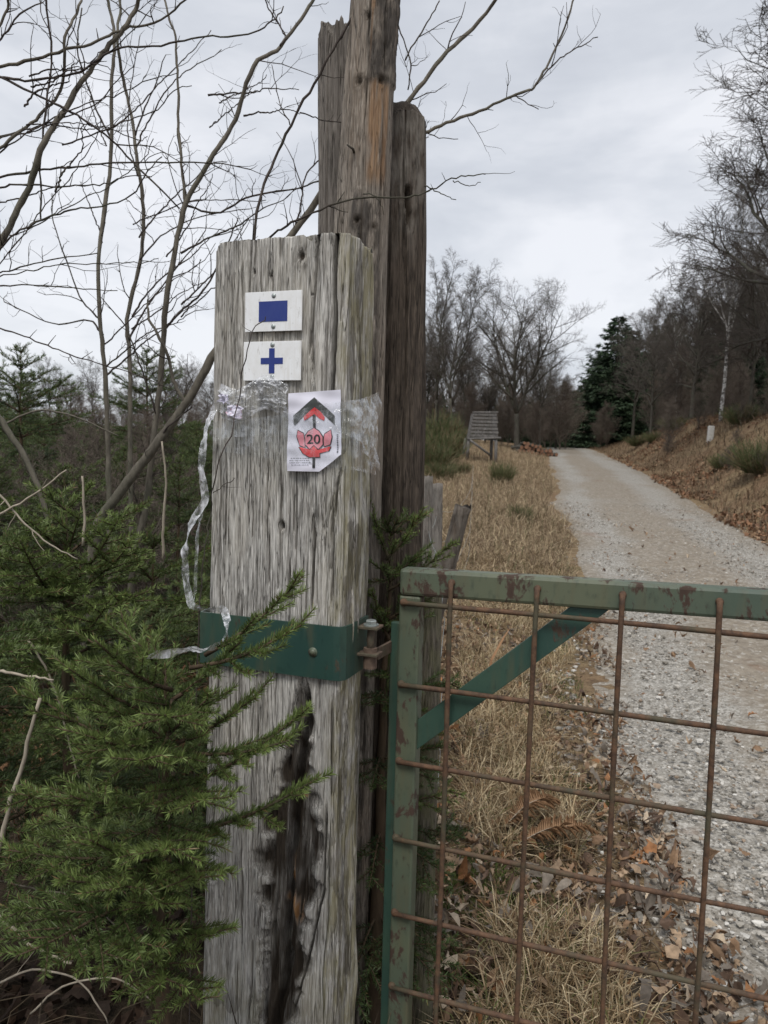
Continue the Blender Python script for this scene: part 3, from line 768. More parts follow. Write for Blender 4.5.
def scraps():
    for k, (px, py, sz, lab) in enumerate(((234, 400, .010, 'small crumpled lavender paper scrap stuck above the other in the tape wad'), (244, 413, .014, 'larger torn paper scrap with pink specks at the lower edge of the tape wad'))):
        a, z = face(px, py); c = FP(a, z, .032); nu = 12
        rr = np.random.default_rng(20 + k); V = []; cl = []
        for j in range(nu):
            for i in range(nu):
                x, y = (i / (nu - 1) - .5), (j / (nu - 1) - .5)
                x += .16 * float(vn(i * .6, j * .6, 0, k)); y += .16 * float(vn(i * .6, j * .6, 4, k))
                V.append(c + T * x * sz * 2.0 + np.array([0, 0, 1]) * (y * sz * 1.5 - .25 * x * sz) + NO * .006 * float(fbm(np.float64(i * .45), np.float64(j * .45), 0, 9 + k, 2)))
                cl.append((.70, .68, .78) if not (k and float(vn(i * .7, j * .7, 0, 77)) > .45) else (.62, .35, .42))
        g = Geo(); g.add(np.array(V), grid_faces(nu, nu), np.array(cl))
        tag(build('paper_scrap', g, MT['leaf'], None, smooth=False, loc=c), lab, 'paper scrap')
scraps()

# ------------------------------------------------------------------ round timbers behind the post
def timber(name, label, cat, pts, rads, mat, seed, topfun=None, knots=(), flat=0.0, extra=None, partname='timber'):
    """pts: polyline bottom->top, rads radii. Rows follow the polyline, displaced with wood noise."""
    P = np.array(pts); n = 420; k = 110
    L = np.concatenate([[0], np.cumsum(np.linalg.norm(np.diff(P, axis=0), axis=1))]); t = np.linspace(0, L[-1], n)
    Q = np.stack([np.interp(t, L, P[:, i]) for i in range(3)], 1); R = np.interp(t, L, rads)
    th = np.arange(k) * 2 * PI / k
    TH, ZZ = np.meshgrid(th, Q[:, 2]); RR = np.repeat(R[:, None], k, 1)
    S = TH * R.mean(); cx, sx = np.cos(TH) * 2, np.sin(TH) * 2
    d = .0022 * fbm(cx * 10, sx * 10, ZZ * 3.0, seed, 3) + .004 * fbm(cx * 3, sx * 3, ZZ * 1.6, seed + 5, 3) + .0011 * fbm(cx * 26, sx * 26, ZZ * 6, seed + 8, 2)
    stain = np.zeros_like(RR); raw = np.zeros_like(RR); green = np.zeros_like(RR)
    for kt in range(7):                # drying cracks
        ang = _h(np.array(kt), np.array(seed), np.array(1), 3) * 2 * PI; q = np.abs((TH - ang - .12 * vn(ZZ * 3, kt, 0, seed) + PI) % (2 * PI) - PI) * R.mean()
        on = ss(.1, .35, vn(ZZ * 1.6, kt * 3.3, 0, seed + 2) + .25); c = np.exp(-(q / .0016) ** 2) * on
        d -= .008 * c; stain = np.maximum(stain, .75 * np.clip(c * 1.3 - .2, 0, 1))
    for (kz, ka, kr, kd) in knots:
        q = np.hypot(((TH - ka + PI) % (2 * PI) - PI) * RR, ZZ - kz); c = np.exp(-(q / kr) ** 2); rg = np.exp(-((q - kr * 1.7) / (kr * .7)) ** 2)
        d += kd * rg * .25 - kd * c; stain = np.maximum(stain, np.clip(c * 1.6 - .25, 0, .9)); stain = np.maximum(stain, rg * .35)
    if extra: d, stain, raw, green = extra(TH, ZZ, RR, d, stain, raw, green)
    rr = RR + d
    V = np.stack([Q[:, None, 0] + rr * np.cos(TH), Q[:, None, 1] + rr * np.sin(TH), ZZ], -1)
    if topfun is not None:
        zt = topfun(V[..., 0] - Q[:, None, 0], V[..., 1] - Q[:, None, 1], TH); V[..., 2] = np.minimum(V[..., 2], zt)
    root = thing(name, label, cat, (Q[0, 0], Q[0, 1], gz(Q[0, 0], Q[0, 1])))
    VV = [V.reshape(-1, 3)]; FF = [grid_faces(k, n, True)]; base = (n - 1) * k; n0 = n * k; ctr = V[-1].mean(0)
    at = [[stain.ravel()], [raw.ravel()], [green.ravel()]]
    for s_ in (.97, .9, .7, .4, .05):
        ring = ctr + (V[-1] - ctr) * s_
        if topfun is not None: ring[:, 2] = topfun(ring[:, 0] - Q[-1, 0], ring[:, 1] - Q[-1, 1], th)
        else: ring[:, 2] = V[-1, :, 2] + (1 - s_) * .004
        VV.append(ring); i = np.arange(k); j = (i + 1) % k; FF.append(np.stack([base + i, base + j, n0 + j, n0 + i], -1)); base = n0; n0 += k
        for q, val in zip(at, (.3, 0, .3)): q.append(np.full(k, val))
    g = Geo(); g.add(np.concatenate(VV), FF)
    build(partname, g, mat, root, attrs={'stain': np.concatenate(at[0]), 'raw': np.concatenate(at[1]), 'green': np.concatenate(at[2])})
    return root
FA = -PI / 2                            # angle on a trunk that faces the camera
def zpx(px, py, d): return U(px, py, d)[2]

def log_extra(TH, ZZ, RR, d, st, raw, gr):
    da = (TH - FA + PI) % (2 * PI) - PI     # + to the right
    zt = zpx(372, 85, 1.64); zb = zpx(372, 185, 1.64)
    edge = .12 * fbm(TH * 3, ZZ * 8, 0, 7, 3)
    bark = ss(-.15, .05, da + edge) * ss(zt - .004, zt + .004, ZZ + .006 * vn(TH * 8, 1, 0, 3))
    low = ss(zpx(372, 200, 1.64), zpx(372, 225, 1.64), ZZ + .02 * vn(TH * 5, 1, 0, 3))
    bark = np.maximum(bark, ss(-.55, -.3, da + edge * 2) * (1 - ss(zb - .05, zb - .02, ZZ + .03 * vn(TH * 6, 3, 0, 6))) * ss(.95, .6, np.abs(da)))
    d = d + bark * (.004 + .003 * fbm(TH * 12, ZZ * 40, 0, 17, 3))
    gr = np.maximum(gr, bark * 1.4)
    r = ss(-.02, .18, da + edge * .6) * ss(1.1, .8, da) * ss(zb - .02, zb + .03, ZZ) * ss(zt + .002, zt - .01, ZZ)
    hole = .55 + .5 * fbm(TH * 9, ZZ * 14, 0, 19, 3)
    raw = np.maximum(raw, np.clip(r * hole * 1.1, 0, .62))
    r2 = ss(-.12, .0, da) * ss(.2, .1, da) * ss(zpx(372, 86, 1.64), zpx(372, 20, 1.64), ZZ); raw = np.maximum(raw, .55 * r2 * (fbm(TH * 20, ZZ * 5, 0, 20, 2) > 0))
    return d, st, raw, gr
LOGD = 1.66
_lp = [U(352, 560, LOGD), U(361, 240, LOGD), U(367, 120, LOGD), U(374, 0, LOGD), U(377, -70, LOGD)]
_lp[0] = np.array([_lp[1][0] - (_lp[2][0] - _lp[1][0]) / (_lp[2][2] - _lp[1][2]) * _lp[1][2] * .25, LOGD, -.1])
_kn = [(zpx(363, 78, 1.6), FA - .38, .0075, .008), (zpx(385, 76, 1.6), FA + .55, .0065, .007), (zpx(357, 220, 1.6), FA - .12, .006, .009), (zpx(371, 12, 1.6), FA - .15, .006, .006), (zpx(380, 225, 1.6), FA + .5, .005, .006)]
LOG = timber('dead_tree', 'tall half barked grey trunk standing between the broken stake and the brown post', 'dead trunk', _lp, [.064, .055, .050, .0455, .044], MT['log'], 3, knots=_kn, extra=log_extra)
g = Geo(); _a = U(353, 149, 1.602); tubes(g, [(np.array([_a + [.004, .03, -.006], _a, _a + [-.012, -.006, .006]]), np.array([.0028, .0026, .0015]))], 7)
build('branch_stub', g, MT['twig'], LOG)

def old_extra(TH, ZZ, RR, d, st, raw, gr):
    zt = zpx(405, 205, 1.8)
    gr = np.maximum(gr, ss(zt - .14, zt + .06, ZZ + .05 * vn(TH * 6, ZZ * 2, 0, 5)) * 1.2)
    da = (TH - FA + PI) % (2 * PI) - PI
    q = np.hypot((da - .28 + .5 * (ZZ - zpx(405, 215, 1.8))) * .07 / .013, (ZZ - zpx(405, 215, 1.8)) / .045) + .5 * fbm(TH * 9, ZZ * 30, 0, 33, 3)
    k = ss(1.1, .5, q); d = d - .022 * k; st = np.maximum(st, .9 * k)
    return d, st, raw, gr
_op = [U(393, 700, 1.8), U(398, 400, 1.8), U(402, 100, 1.8)]
_op = [np.array([_op[1][0] + .004, 1.8, -.1]), _op[1], np.array([_op[2][0], 1.8, zpx(402, 104, 1.8)])]
_ot = zpx(402, 107, 1.8)
OLD = timber('old_post', 'thick dark brown round topped post right behind the grey post', 'post', _op, [.066, .062, .054], MT['oldpost'], 13, extra=old_extra,
    topfun=lambda x, y, th: _ot - .034 * ss(.030, .060, np.hypot(x, y)) + .004 * vn(x * 90, y * 90, 0, 3))
_bp = [np.array([U(338, 235, 1.78)[0] - .01, 1.78, -.1]), U(337, 235, 1.78), U(338, 26, 1.78)]
_bt = zpx(335, 34, 1.78)
BRK = timber('broken_stake', 'grey splintered stake with jagged top left of the tall trunk', 'stake', _bp, [.046, .042, .039], MT['broken'], 23,
    topfun=lambda x, y, th: _bt + .028 * fbm(x * 60, y * 22, 0, 9, 3))

# ------------------------------------------------------------------ the gate
AG = rad(19)
GT = np.array([math.cos(AG), -math.sin(AG), 0]); GB = np.array([math.sin(AG), math.cos(AG), 0])
GM = np.stack([GT, GB, [0, 0, 1]], 1)
G0 = U(407, 780, 1.43); G0[2] = 0
def gs(px, py, out=0.0):               # pixel -> (s along the gate, z) on the plane `out` metres in front of the frame centre
    p = hit(px, py, G0 - GB * out, GB); return float(np.dot(p - (G0 - GB * out), GT)), float(p[2])
def GP(s, z, out=0.0): return G0 + GT * s - GB * out + np.array([0, 0, z])
def gate():
    root = thing('field_gate', 'green painted steel gate with rusty mesh rods hung beside the grey post', 'gate', GP(0, gz(G0[0], G0[1]) + .06))
    tw, td = .041, .038
    ztop = gs(398, 568.5, td / 2)[1]; L = 3.35; zbot = .16
    top_h = .050
    g = Geo(); bar(g, GP(-tw / 2, ztop - top_h / 2), GP(L - tw / 2, ztop - top_h / 2 + .0165 * L), top_h, td, bev=.006); build('top_rail', g, MT['gate'], root, smooth=False)
    g = Geo(); box(g, GP(0, (ztop - top_h + zbot) / 2 - .0005), (tw, td - .004, ztop - top_h - zbot), GM, .004); build('hinge_stile', g, MT['gate'], root, smooth=False)
    g = Geo(); box(g, GP(L - tw, (ztop - top_h + zbot) / 2), (tw, td - .004, ztop - top_h - zbot), GM, .004); build('latch_stile', g, MT['gate'], root, smooth=False)
    g = Geo(); box(g, GP((L - tw) / 2, zbot - .022), (L, td, .042), GM, .004); build('bottom_rail', g, MT['gate'], root, smooth=False)
    # flat hinge bar to the left of the stile
    s0, zz = gs(392, 622, 0)
    g = Geo(); box(g, GP(-tw / 2 - .011, (zz + zbot) / 2, -.006), (.018, .014, zz - zbot), GM, .0015); build('hinge_bar', g, MT['brace'], root, smooth=False)
    # hinge eye that sits on the post's pin
    za, zb_ = gs(380, 636)[1], gs(380, 655)[1]
    g = Geo(); c = HINGE + T * .019; tubes(g, [(np.array([c + [0, 0, zb_], c + [0, 0, za]]), np.array([.0125, .0125]))], 16)
    e = GP(-tw / 2 - .02, (za + zb_) / 2, -.006); d = e - (c + [0, 0, (za + zb_) / 2]); d[2] = 0
    bar(g, c + [0, 0, (za + zb_) / 2] + d * .3, e, .022, .006, bev=.001)
    build('hinge_eye', g, MT['hinge'], root, smooth=False)
    # brace
    s1, z1 = gs(424, 731); s2, z2 = gs(596, 603)
    g = Geo(); _sl = (z2 - z1) / (s2 - s1); bar(g, GP(s1 - .034, z1 - .030 * _sl, .004), GP(s2 + .012, z2 + .012 * _sl, .004), .043, .010, up=(0, 0, 1), bev=.001); build('brace', g, MT['brace'], root, smooth=False)
    # rods
    r = .0047; of = td / 2 + r - .001; of2 = of + 2 * r - .002
    zs = [gs(404, y, of)[1] for y in (603, 686, 763.5, 841, 915.5, 990)]
    dz = (zs[0] - zs[-1]) / 5; z = zs[-1] - dz
    while z > zbot + .05: zs.append(z); z -= dz
    rr = random.Random(4)
    for k, z in enumerate(zs):
        g = Geo(); n = 60; sl = [-.010 - .004 * rr.random() + (L - tw + .018) * i / (n - 1) for i in range(n)]
        P = np.array([GP(s, z + .0015 * math.sin(s * 5 + k), of) for s in sl]); tubes(g, [(P, np.full(n, r) * (1 + .06 * np.sin(np.arange(n) * 7.1 + k)))], 9)
        dome(g, P[0] + GB * .006, -GB, .0078, .0085, 10)     # weld blob
        build('horizontal_rod', g, MT['rod'], root)
    sx = [gs(x, 700, of2)[0] for x in (446.5, 531, 618, 714.5)]; ds = (sx[-1] - sx[0]) / 3
    s = sx[-1] + ds
    while s < L - .08: sx.append(s); s += ds
    for k, s in enumerate(sx):
        g = Geo(); n = 50; P = np.array([GP(s + .002 * math.sin(t * 4 + k * 2), ztop - .016 + .012 * s - (ztop - .016 + .012 * s - zbot + .01) * t, of2 - .004 * (t < .05)) for t in np.linspace(0, 1, n)])
        tubes(g, [(P, np.full(n, r) * (1 + .06 * np.sin(np.arange(n) * 5.3 + k)))], 9)
        dome(g, P[0] + GB * .006 - np.array([0, 0, .003]), -GB, .0066, .0070, 10)
        build('vertical_rod', g, MT['rod'], root)
    return ztop
ZT = gate()

# ------------------------------------------------------------------ fence posts behind the gate
def fence_post(label, base, top, r, seed, mat=None, wire=False, k=14):
    base, top = np.array(base, float), np.array(top, float); n = 40
    t = np.linspace(0, 1, n); P = base + (top - base) * t[:, None]
    th = np.arange(k * 2) * PI / k; TH, TT = np.meshgrid(th, t)
    rr = r * (1 + .10 * fbm(np.cos(TH) * 1.5 + seed, np.sin(TH) * 1.5, TT * 3, seed, 3)); ax = (top - base) / np.linalg.norm(top - base)
    V = P[:, None] + np.stack([rr * np.cos(TH), rr * np.sin(TH), rr * 0], -1)
    V[-1, :, 2] += .012 * vn(th * 2, 0, 0, seed)
    root = thing('fence_post', label, 'fence post', (base[0], base[1], gz(base[0], base[1])), 'fence posts along the verge')
    kk = k * 2; g = Geo(); g.add(V.reshape(-1, 3), [grid_faces(kk, n, True), (np.arange(kk) + (n - 1) * kk)[None]])
    m = n * kk
    build('stake', g, mat or MT['fencewood'], root, attrs={'stain': np.zeros(m), 'raw': np.zeros(m), 'green': np.full(m, .6)})
    if wire:
        for z in wire:
            lines = []; c = base + (top - base) * ((z - base[2]) / (top[2] - base[2])); a = np.linspace(0, 2 * PI, 24)
            lines.append((np.stack([c[0] + (r * 1.16) * np.cos(a), c[1] + (r * 1.16) * np.sin(a), z + .006 * np.sin(a + z * 9)], 1), np.full(24, .0011)))
            g = Geo(); tubes(g, lines, 5); build('wire_tie', g, MT['zinc'], root)
    return root
b = U(421, 990, 1.72); t_ = U(428, 585, 1.72)
WZ = [U(425, y, 1.69)[2] for y in (770, 822, 858, 905, 950, 985)]
fence_post('pale greenish stake bound with wire rings close behind the gate hinge stile', (b[0], 1.72, -.1), (t_[0], 1.72, t_[2]), .031, 3, wire=WZ)
b = U(441, 640, 2.75); t_ = U(463, 506, 2.75)
fence_post('dark leaning stake tilted to the right above the gate corner', (t_[0] - .29, 2.75, -.1), (t_[0], 2.75, t_[2]), .029, 5, MT['oldpost'])
b = U(428, 560, 3.9); t_ = U(427, 477, 3.9)
fence_post('short pale stake left of the leaning stake, nearest the brown post', (b[0], 3.9, -.1), (t_[0], 3.9, t_[2]), .030, 6, MT['broken'])
b = U(437, 560, 4.6); t_ = U(437, 484, 4.6)
fence_post('thin pale stake between the short stake and the leaning stake', (b[0], 4.6, -.1), (t_[0], 4.6, t_[2]), .036, 8, MT['broken'])

# fence wire: strands sagging along the stakes
def wires():
    anchor = [np.array([U(425, 800, 1.75)[0] + .01, 1.75]), np.array([U(446, 600, 2.75)[0], 2.78]), np.array([U(428, 540, 3.9)[0], 3.93]), np.array([U(437, 540, 4.6)[0], 4.64]), np.array([.9, 8.0]), np.array([1.6, 14.0])]
    lines = []
    for h in (.25, .5, .75, .95):
        for a, b2 in zip(anchor, anchor[1:]):
            t = np.linspace(0, 1, 14); x = a[0] + (b2[0] - a[0]) * t; y = a[1] + (b2[1] - a[1]) * t
            lines.append((np.stack([x, y, ground_z(x, y) * .5 + h - .05 * np.sin(PI * t)], 1), np.full(14, .0012)))
    root = thing('wire_fence', 'thin sagging wire strands strung along the stakes beside the verge', 'wire fence', (anchor[1][0], anchor[1][1], 0))
    g = Geo(); tubes(g, lines, 4); build('wire_strands', g, MT['zinc'], root)
wires()

# ------------------------------------------------------------------ bare saplings and the leaning branch on the left
def smooth_line(P, per=6):
    P = np.array(P, float); n = (len(P) - 1) * per + 1
    t = np.linspace(0, len(P) - 1, n); Q = np.stack([np.interp(t, np.arange(len(P)), P[:, k]) for k in range(P.shape[1])], 1)
    for _ in range(3): Q[1:-1] = (Q[:-2] + 2 * Q[1:-1] + Q[2:]) / 4
    return Q
def resamp(Q, n):
    L = np.concatenate([[0], np.cumsum(np.linalg.norm(np.diff(Q[:, :3], axis=0), axis=1))]); t = np.linspace(0, L[-1], n)
    return np.stack([np.interp(t, L, Q[:, k]) for k in range(Q.shape[1])], 1)
def unit(v): return v / max(np.linalg.norm(v), 1e-9)
def side_twigs(rng, Q, R, dens, lmin, lmax, out, r0=.0016, depth=0, start=.05, updir=.35):
    """side twigs off a curve Q with radii R (per point)"""
    seg = np.linalg.norm(np.diff(Q, axis=0), axis=1); Ltot = seg.sum(); cnt = rng.poisson(Ltot * dens)
    cum = np.concatenate([[0], np.cumsum(seg)])
    for _ in range(cnt):
        s = rng.uniform(start, 1) * Ltot; i = min(np.searchsorted(cum, s), len(Q) - 1); i = max(i, 1)
        p = Q[i]; d = unit(Q[i] - Q[i - 1])
        side = unit(np.cross(d, rng.normal(size=3))); ang = rng.uniform(.6, 1.25)
        v = unit(d * math.cos(ang) + side * math.sin(ang) + np.array([0, 0, updir * rng.uniform(0, 1)]))
        spur = rng.random() < .45
        L = rng.uniform(.012, .035) if spur else rng.uniform(lmin, lmax) * (.5 + .5 * rng.random())
        n = 3 if spur else 7; pts = [p]; 
        for k in range(n - 1):
            v = unit(v + rng.normal(size=3) * (.08 if spur else .20) + np.array([0, 0, .05])); pts.append(pts[-1] + v * L / (n - 1))
        rr = min(R[i] * .7, r0 * (.7 + .6 * rng.random()) * (1 + L * 2)); pts = np.array(pts)
        out.append((pts, np.linspace(rr, rr * .45, n)))
        if not spur and depth < 1: side_twigs(rng, pts, np.linspace(rr, rr * .5, n), dens * 1.5, lmin * .4, lmax * .4, out, r0 * .65, depth + 1)
def pixline(pts, d, base=None):
    P = [U(p[0], p[1], p[2] if len(p) > 2 else d) for p in pts]
    if base is not None: P = [np.array([base[0], base[1], gz(base[0], base[1]) - .05])] + P
    return P
def shrub(name, label, cat, stems, base, seed, d, dens=13, lmax=.22, mat='bark', tm='twig'):
    """stems: (pixel points, width px at start, width px at end, grows from the ground?)"""
    rng = np.random.default_rng(seed); root = thing(name, label, cat, (base[0], base[1], gz(base[0], base[1])))
    tw = []
    for pts, w0, w1, grd in stems:
        Q = smooth_line(pixline(pts, d, base if grd else None)); n = len(Q)
        Q[:, 1] += .05 * np.array([float(vn(k * .15, seed, 0, int(w0 * 10))) for k in range(n)]) * np.linspace(0, 1, n)
        Q += rng.normal(size=Q.shape) * .0012
        R = np.linspace(w0, w1, n) * d / F / 2 * (.72 if w0 > 3.6 else .85)
        R = R * (1 + .12 * np.array([float(vn(k * .9, seed, 3, 2)) for k in range(n)]))
        big = w0 > 3.6; g = Geo(); tubes(g, [(Q, R)], 9 if big else 6)
        st = build('stem' if big else 'branch', g, MT[mat if big else tm], root)
        side_twigs(rng, Q, R, dens * 1.5, min(.04, lmax * .5), lmax * 1.15, tw, .00125)
    g = Geo(); tubes(g, tw, 4); build('crown', g, MT[tm], root)
    return root
def wild(seed, n, x0, x1, y0, y1, l0, l1_, a0, a1_):
    rr = random.Random(seed); o = []
    for k in range(n):
        x, y = rr.uniform(x0, x1), rr.uniform(y0, y1); a = rr.uniform(a0, a1_); L = rr.uniform(l0, l1_); pts = [(x, y)]; c = rr.uniform(-.14, .14)
        for j in range(5): a += c + rr.uniform(-.12, .12); x += math.cos(a) * L / 5; y -= math.sin(a) * L / 5; pts.append((x, y))
        o.append((pts, rr.uniform(1.5, 2.6), .9, False))
    return o
def bxy(px, d): return (U(px, 600, d)[0], d)
shrub('bare_shrub', 'bare grey shrub leaning in from the far left edge with long arching twigs', 'shrub', [
    ([(-40, 330), (0, 245), (15, 215), (37, 172), (60, 120), (75, 85), (100, 50), (122, 25), (135, 0), (142, -25)], 10, 5, True),
    ([(-30, 172), (0, 150), (30, 122), (52, 97), (66, 60), (74, 25), (78, 0), (80, -20)], 4.5, 3, False),
    ([(-25, 74), (0, 67), (50, 55), (100, 40), (125, 22), (175, 10), (220, -3)], 5, 2, False),
    ([(-20, 72), (0, 77), (30, 83), (65, 75), (100, 60), (135, 47), (185, 39), (230, 40), (265, 25), (282, 0)], 3, 1.5, False),
    ([(0, 77), (50, 102), (85, 120), (115, 142), (145, 175), (180, 209)], 3, 2, False),
    ([(-15, 180), (0, 177), (50, 167), (100, 165), (170, 166), (250, 169)], 3.2, 1.2, False),
    ([(40, 220), (42, 165), (52, 60), (48, 0), (47, -20)], 2, 2.4, False),
    ([(-10, 258), (15, 235), (60, 212), (90, 205), (140, 195), (165, 160)], 2.6, 1.2, False),
    ([(-10, 274), (0, 272), (40, 262), (95, 250)], 2.2, 1.2, False), ([(-10, 286), (30, 286), (75, 288), (120, 292)], 2, 1, False),
    ([(-10, 50), (15, 30), (40, 0)], 2.5, 1.5, False), ([(-8, 40), (6, 12), (12, -10)], 4, 3, False)] + wild(3, 9, -20, -4, 20, 330, 90, 220, -.3, .9) + wild(4, 6, 15, 70, 60, 215, 70, 150, -.2, 1.2), (-1.15, 1.95), 3, 1.9, 11, .20)
shrub('bare_sapling', 'forked bare sapling rising beside the post from the spruces, its forks spread over the sky', 'sapling', [
    ([(131, 564), (147, 507), (150, 470), (156, 414), (164, 330), (175, 255), (185, 203), (215, 155), (235, 120), (255, 70), (280, 45), (310, 0), (318, -20)], 10, 4, True),
    ([(185, 203), (182, 170), (177, 130), (177, 75), (175, 35), (165, 5), (160, -15)], 4.2, 2.5, False),
    ([(280, 45), (287, 35), (268, 5), (262, -8)], 2.2, 1.4, False),
    ([(185, 205), (215, 214), (245, 200), (300, 190), (345, 170, 1.95)], 2.8, 1.4, False),
    ([(164, 330), (178, 312), (205, 288), (232, 238), (240, 222)], 3, 1.3, False),
    ([(156, 414), (140, 360), (128, 330), (105, 300)], 2.4, 1.2, False)] + wild(6, 5, 166, 184, 210, 340, 70, 150, .3, 1.5) + wild(7, 4, 205, 250, 90, 180, 50, 110, .0, 1.0), bxy(118, 2.3), 5, 2.3, 11, .22)
shrub('bare_sapling', 'straight thin bare sapling, leftmost of the upright pair left of the forked one', 'sapling', [
    ([(110, 507), (108, 460), (106, 382), (101, 320), (100, 240), (112, 140), (115, 75), (117, 35), (107, 0), (104, -20)], 7.5, 3.4, True),
    ([(103, 335), (90, 318), (50, 325), (0, 300)], 2.5, 1.2, False), ([(101, 320), (80, 300), (60, 240), (48, 190)], 2.2, 1, False),
    ([(112, 140), (95, 110), (80, 60), (83, 10)], 2.4, 1.4, False)] + wild(8, 6, 100, 114, 90, 380, 60, 150, .6, 2.6), bxy(112, 2.6), 7, 2.6, 9, .24)
shrub('bare_sapling', 'slightly bent thin bare sapling between the straight one and the forked one', 'sapling', [
    ([(131, 500), (130, 445), (130, 367), (125, 320), (140, 260), (142, 200), (135, 135), (122, 85), (120, 40), (120, 0), (121, -20)], 7, 3.2, True),
    ([(128, 340), (145, 310), (165, 280), (205, 230)], 2.6, 1.2, False), ([(140, 260), (160, 235), (192, 220), (250, 210)], 2, 1, False),
    ([(135, 135), (150, 95), (168, 60)], 2, 1, False)] + wild(9, 6, 126, 140, 120, 400, 60, 150, .3, 2.2), bxy(133, 2.8), 9, 2.8, 9, .24)
shrub('leaning_tree', 'grey slanting bare tree stem passing behind the post, its forks spreading right of the trunk', 'tree', [
    ([(90, 532), (125, 485), (150, 454), (184, 407), (216, 348), (255, 290), (291, 235), (318, 198), (342, 167), (370, 146), (395, 124), (422, 89), (460, 38), (500, -4), (508, -14)], 15, 3.6, True),
    ([(370, 150), (389, 146), (422, 135), (460, 117), (500, 102), (530, 92), (545, 70), (565, 28), (574, -2), (576, -15)], 5, 2, False),
    ([(535, 86), (555, 62), (575, 46), (600, 32)], 2, 1, False), ([(500, 102), (520, 92), (538, 110)], 1.6, .9, False), ([(395, 124), (430, 130), (458, 140)], 1.6, .8, False),
    ([(405, 60), (425, 25), (440, -5)], 2, 1.5, False), ([(408, 90), (412, 60), (395, 20), (390, -10)], 1.8, 1.4, False),
    ([(291, 235), (300, 215), (302, 195), (305, 170), (328, 148), (345, 130)], 2.4, 1.4, False), ([(216, 348), (222, 320), (235, 300), (250, 250)], 3, 1.5, False), ([(186, 405), (172, 380), (168, 350), (150, 320), (148, 300)], 6, 2.5, False),
    ([(140, 466), (168, 430), (190, 408)], 3, 1.6, False)], bxy(74, 2.2), 11, 2.25, 9, .2)
shrub('arching_twig', 'long dark twig sloping up to the right in front of the broken stake', 'twig', [
    ([(252, 330), (254, 232), (265, 175), (290, 125), (320, 80), (348, 35), (362, 2), (366, -12)], 4.4, 2.6, True), ([(300, 112), (318, 116), (345, 118)], 1.6, 1, False), ([(290, 125), (278, 100), (270, 60)], 1.6, .9, False)], bxy(262, 1.72), 13, 1.68, 8, .12, 'twig')
shrub('arching_twig', 'thin dark twig arching across the tall trunk to the right', 'twig', [
    ([(262, 420, 1.64), (255, 300, 1.64), (260, 246, 1.6), (280, 226, 1.54), (310, 211, 1.53), (364, 193, 1.52), (407, 194, 1.52), (432, 184, 1.52), (460, 180, 1.52), (487, 171, 1.52)], 4.2, 1.4, True), ([(425, 186), (438, 196), (453, 207)], 1.6, .9, False), ([(364, 193), (378, 198), (384, 212)], 1.4, .8, False), ([(452, 181), (470, 183), (482, 178)], 1.2, .8, False)], bxy(268, 1.66), 17, 1.53, 5, .07, 'twig')
shrub('thin_twig', 'hair thin dark twig in front of the post with its tip on the blue rectangle', 'twig', [
    ([(196, 640, 1.31), (204, 560, 1.30), (209, 520, 1.29), (212, 495, 1.28), (231, 435, 1.27), (240, 376, 1.27), (256, 323, 1.27), (262, 313, 1.265)], 1.9, 1.2, True), ([(214, 492), (228, 482), (236, 478)], 1.0, .7, False)], bxy(190, 1.36), 19, 1.28, 3, .03, 'twig')

# dead sticks low on the left
def stick(label, pts, w0, w1, d, seed, mat='deadtwig', dens=3):
    rng = np.random.default_rng(seed); Q = smooth_line(pixline(pts, d), 5); R = np.linspace(w0, w1, len(Q)) * d / F / 2
    Q += rng.normal(size=Q.shape) * .001
    tw = [(Q, R)]; side_twigs(rng, Q, R, dens, .02, .12, tw, .0012)
    g = Geo(); tubes(g, tw, 6); o = build('dead_stick', g, MT[mat], None, loc=Q[0]); tag(o, label, 'stick'); return o
stick('straight pale bare stick slanting up at the far left', [(-6, 866), (0, 844), (20, 770), (40, 698)], 6, 3.6, 1.12, 1, dens=0)
stick('bent tan stick low at the far left pointing right', [(-8, 908), (0, 917), (37, 950), (71, 964)], 5, 2.5, 1.2, 2, dens=2)
stick('thin forked pale twig low between the spruce foot and the far left stick', [(62, 927), (72, 932), (81, 948), (100, 957), (125, 959)], 2.4, 1.2, 1.3, 3)
stick('curved reddish twig at the far left edge above the pale stick', [(-8, 668), (0, 671), (30, 676), (54, 680)], 4, 2, 1.3, 4, dens=2)
stick('long brown twig hanging behind the spruce tip at left', [(29, 640), (54, 682), (66, 730), (79, 777)], 2.6, 1.4, 1.5, 5)
stick('thick bare grey stick slanting down from the left edge among the spruces', [(-10, 404), (0, 420), (22, 451), (38, 486), (52, 530)], 7, 5, 1.9, 6, 'bark', 4)
stick('pale tan twig rising to the right at left edge over the spruce tops', [(-6, 517), (0, 514), (34, 495), (67, 470)], 3, 1.4, 1.5, 7)
stick('short upright bleached twig among spruce tops left of the slanting stem', [(84, 545), (84, 510), (83, 476)], 3, 2, 1.6, 8, dens=0)
stick('upright bleached forked twig left of the hanging tape', [(163, 560), (163, 520), (167, 482), (162, 442)], 3, 1.8, 2.0, 9)
stick('light arching twig over the dark young spruce at left', [(0, 425), (6, 423), (37, 409), (72, 414), (119, 436)], 2.6, 1.4, 2.0, 10, 'bark')
stick('fine curved bramble cane near the ground left of the post foot', [(30, 1015), (60, 985), (110, 975), (140, 990), (170, 1020)], 2.4, 1.4, 1.5, 11)
stick('brown bent cane near the ground at bottom left corner', [(-5, 985), (30, 968), (75, 975), (95, 1000), (108, 1025)], 2.6, 1.5, 1.5, 12)
stick('long grey twig crossing the dark gap below the spruce', [(-5, 880), (40, 890), (90, 900), (120, 930), (135, 965)], 2.2, 1.3, 1.45, 13, 'bark')
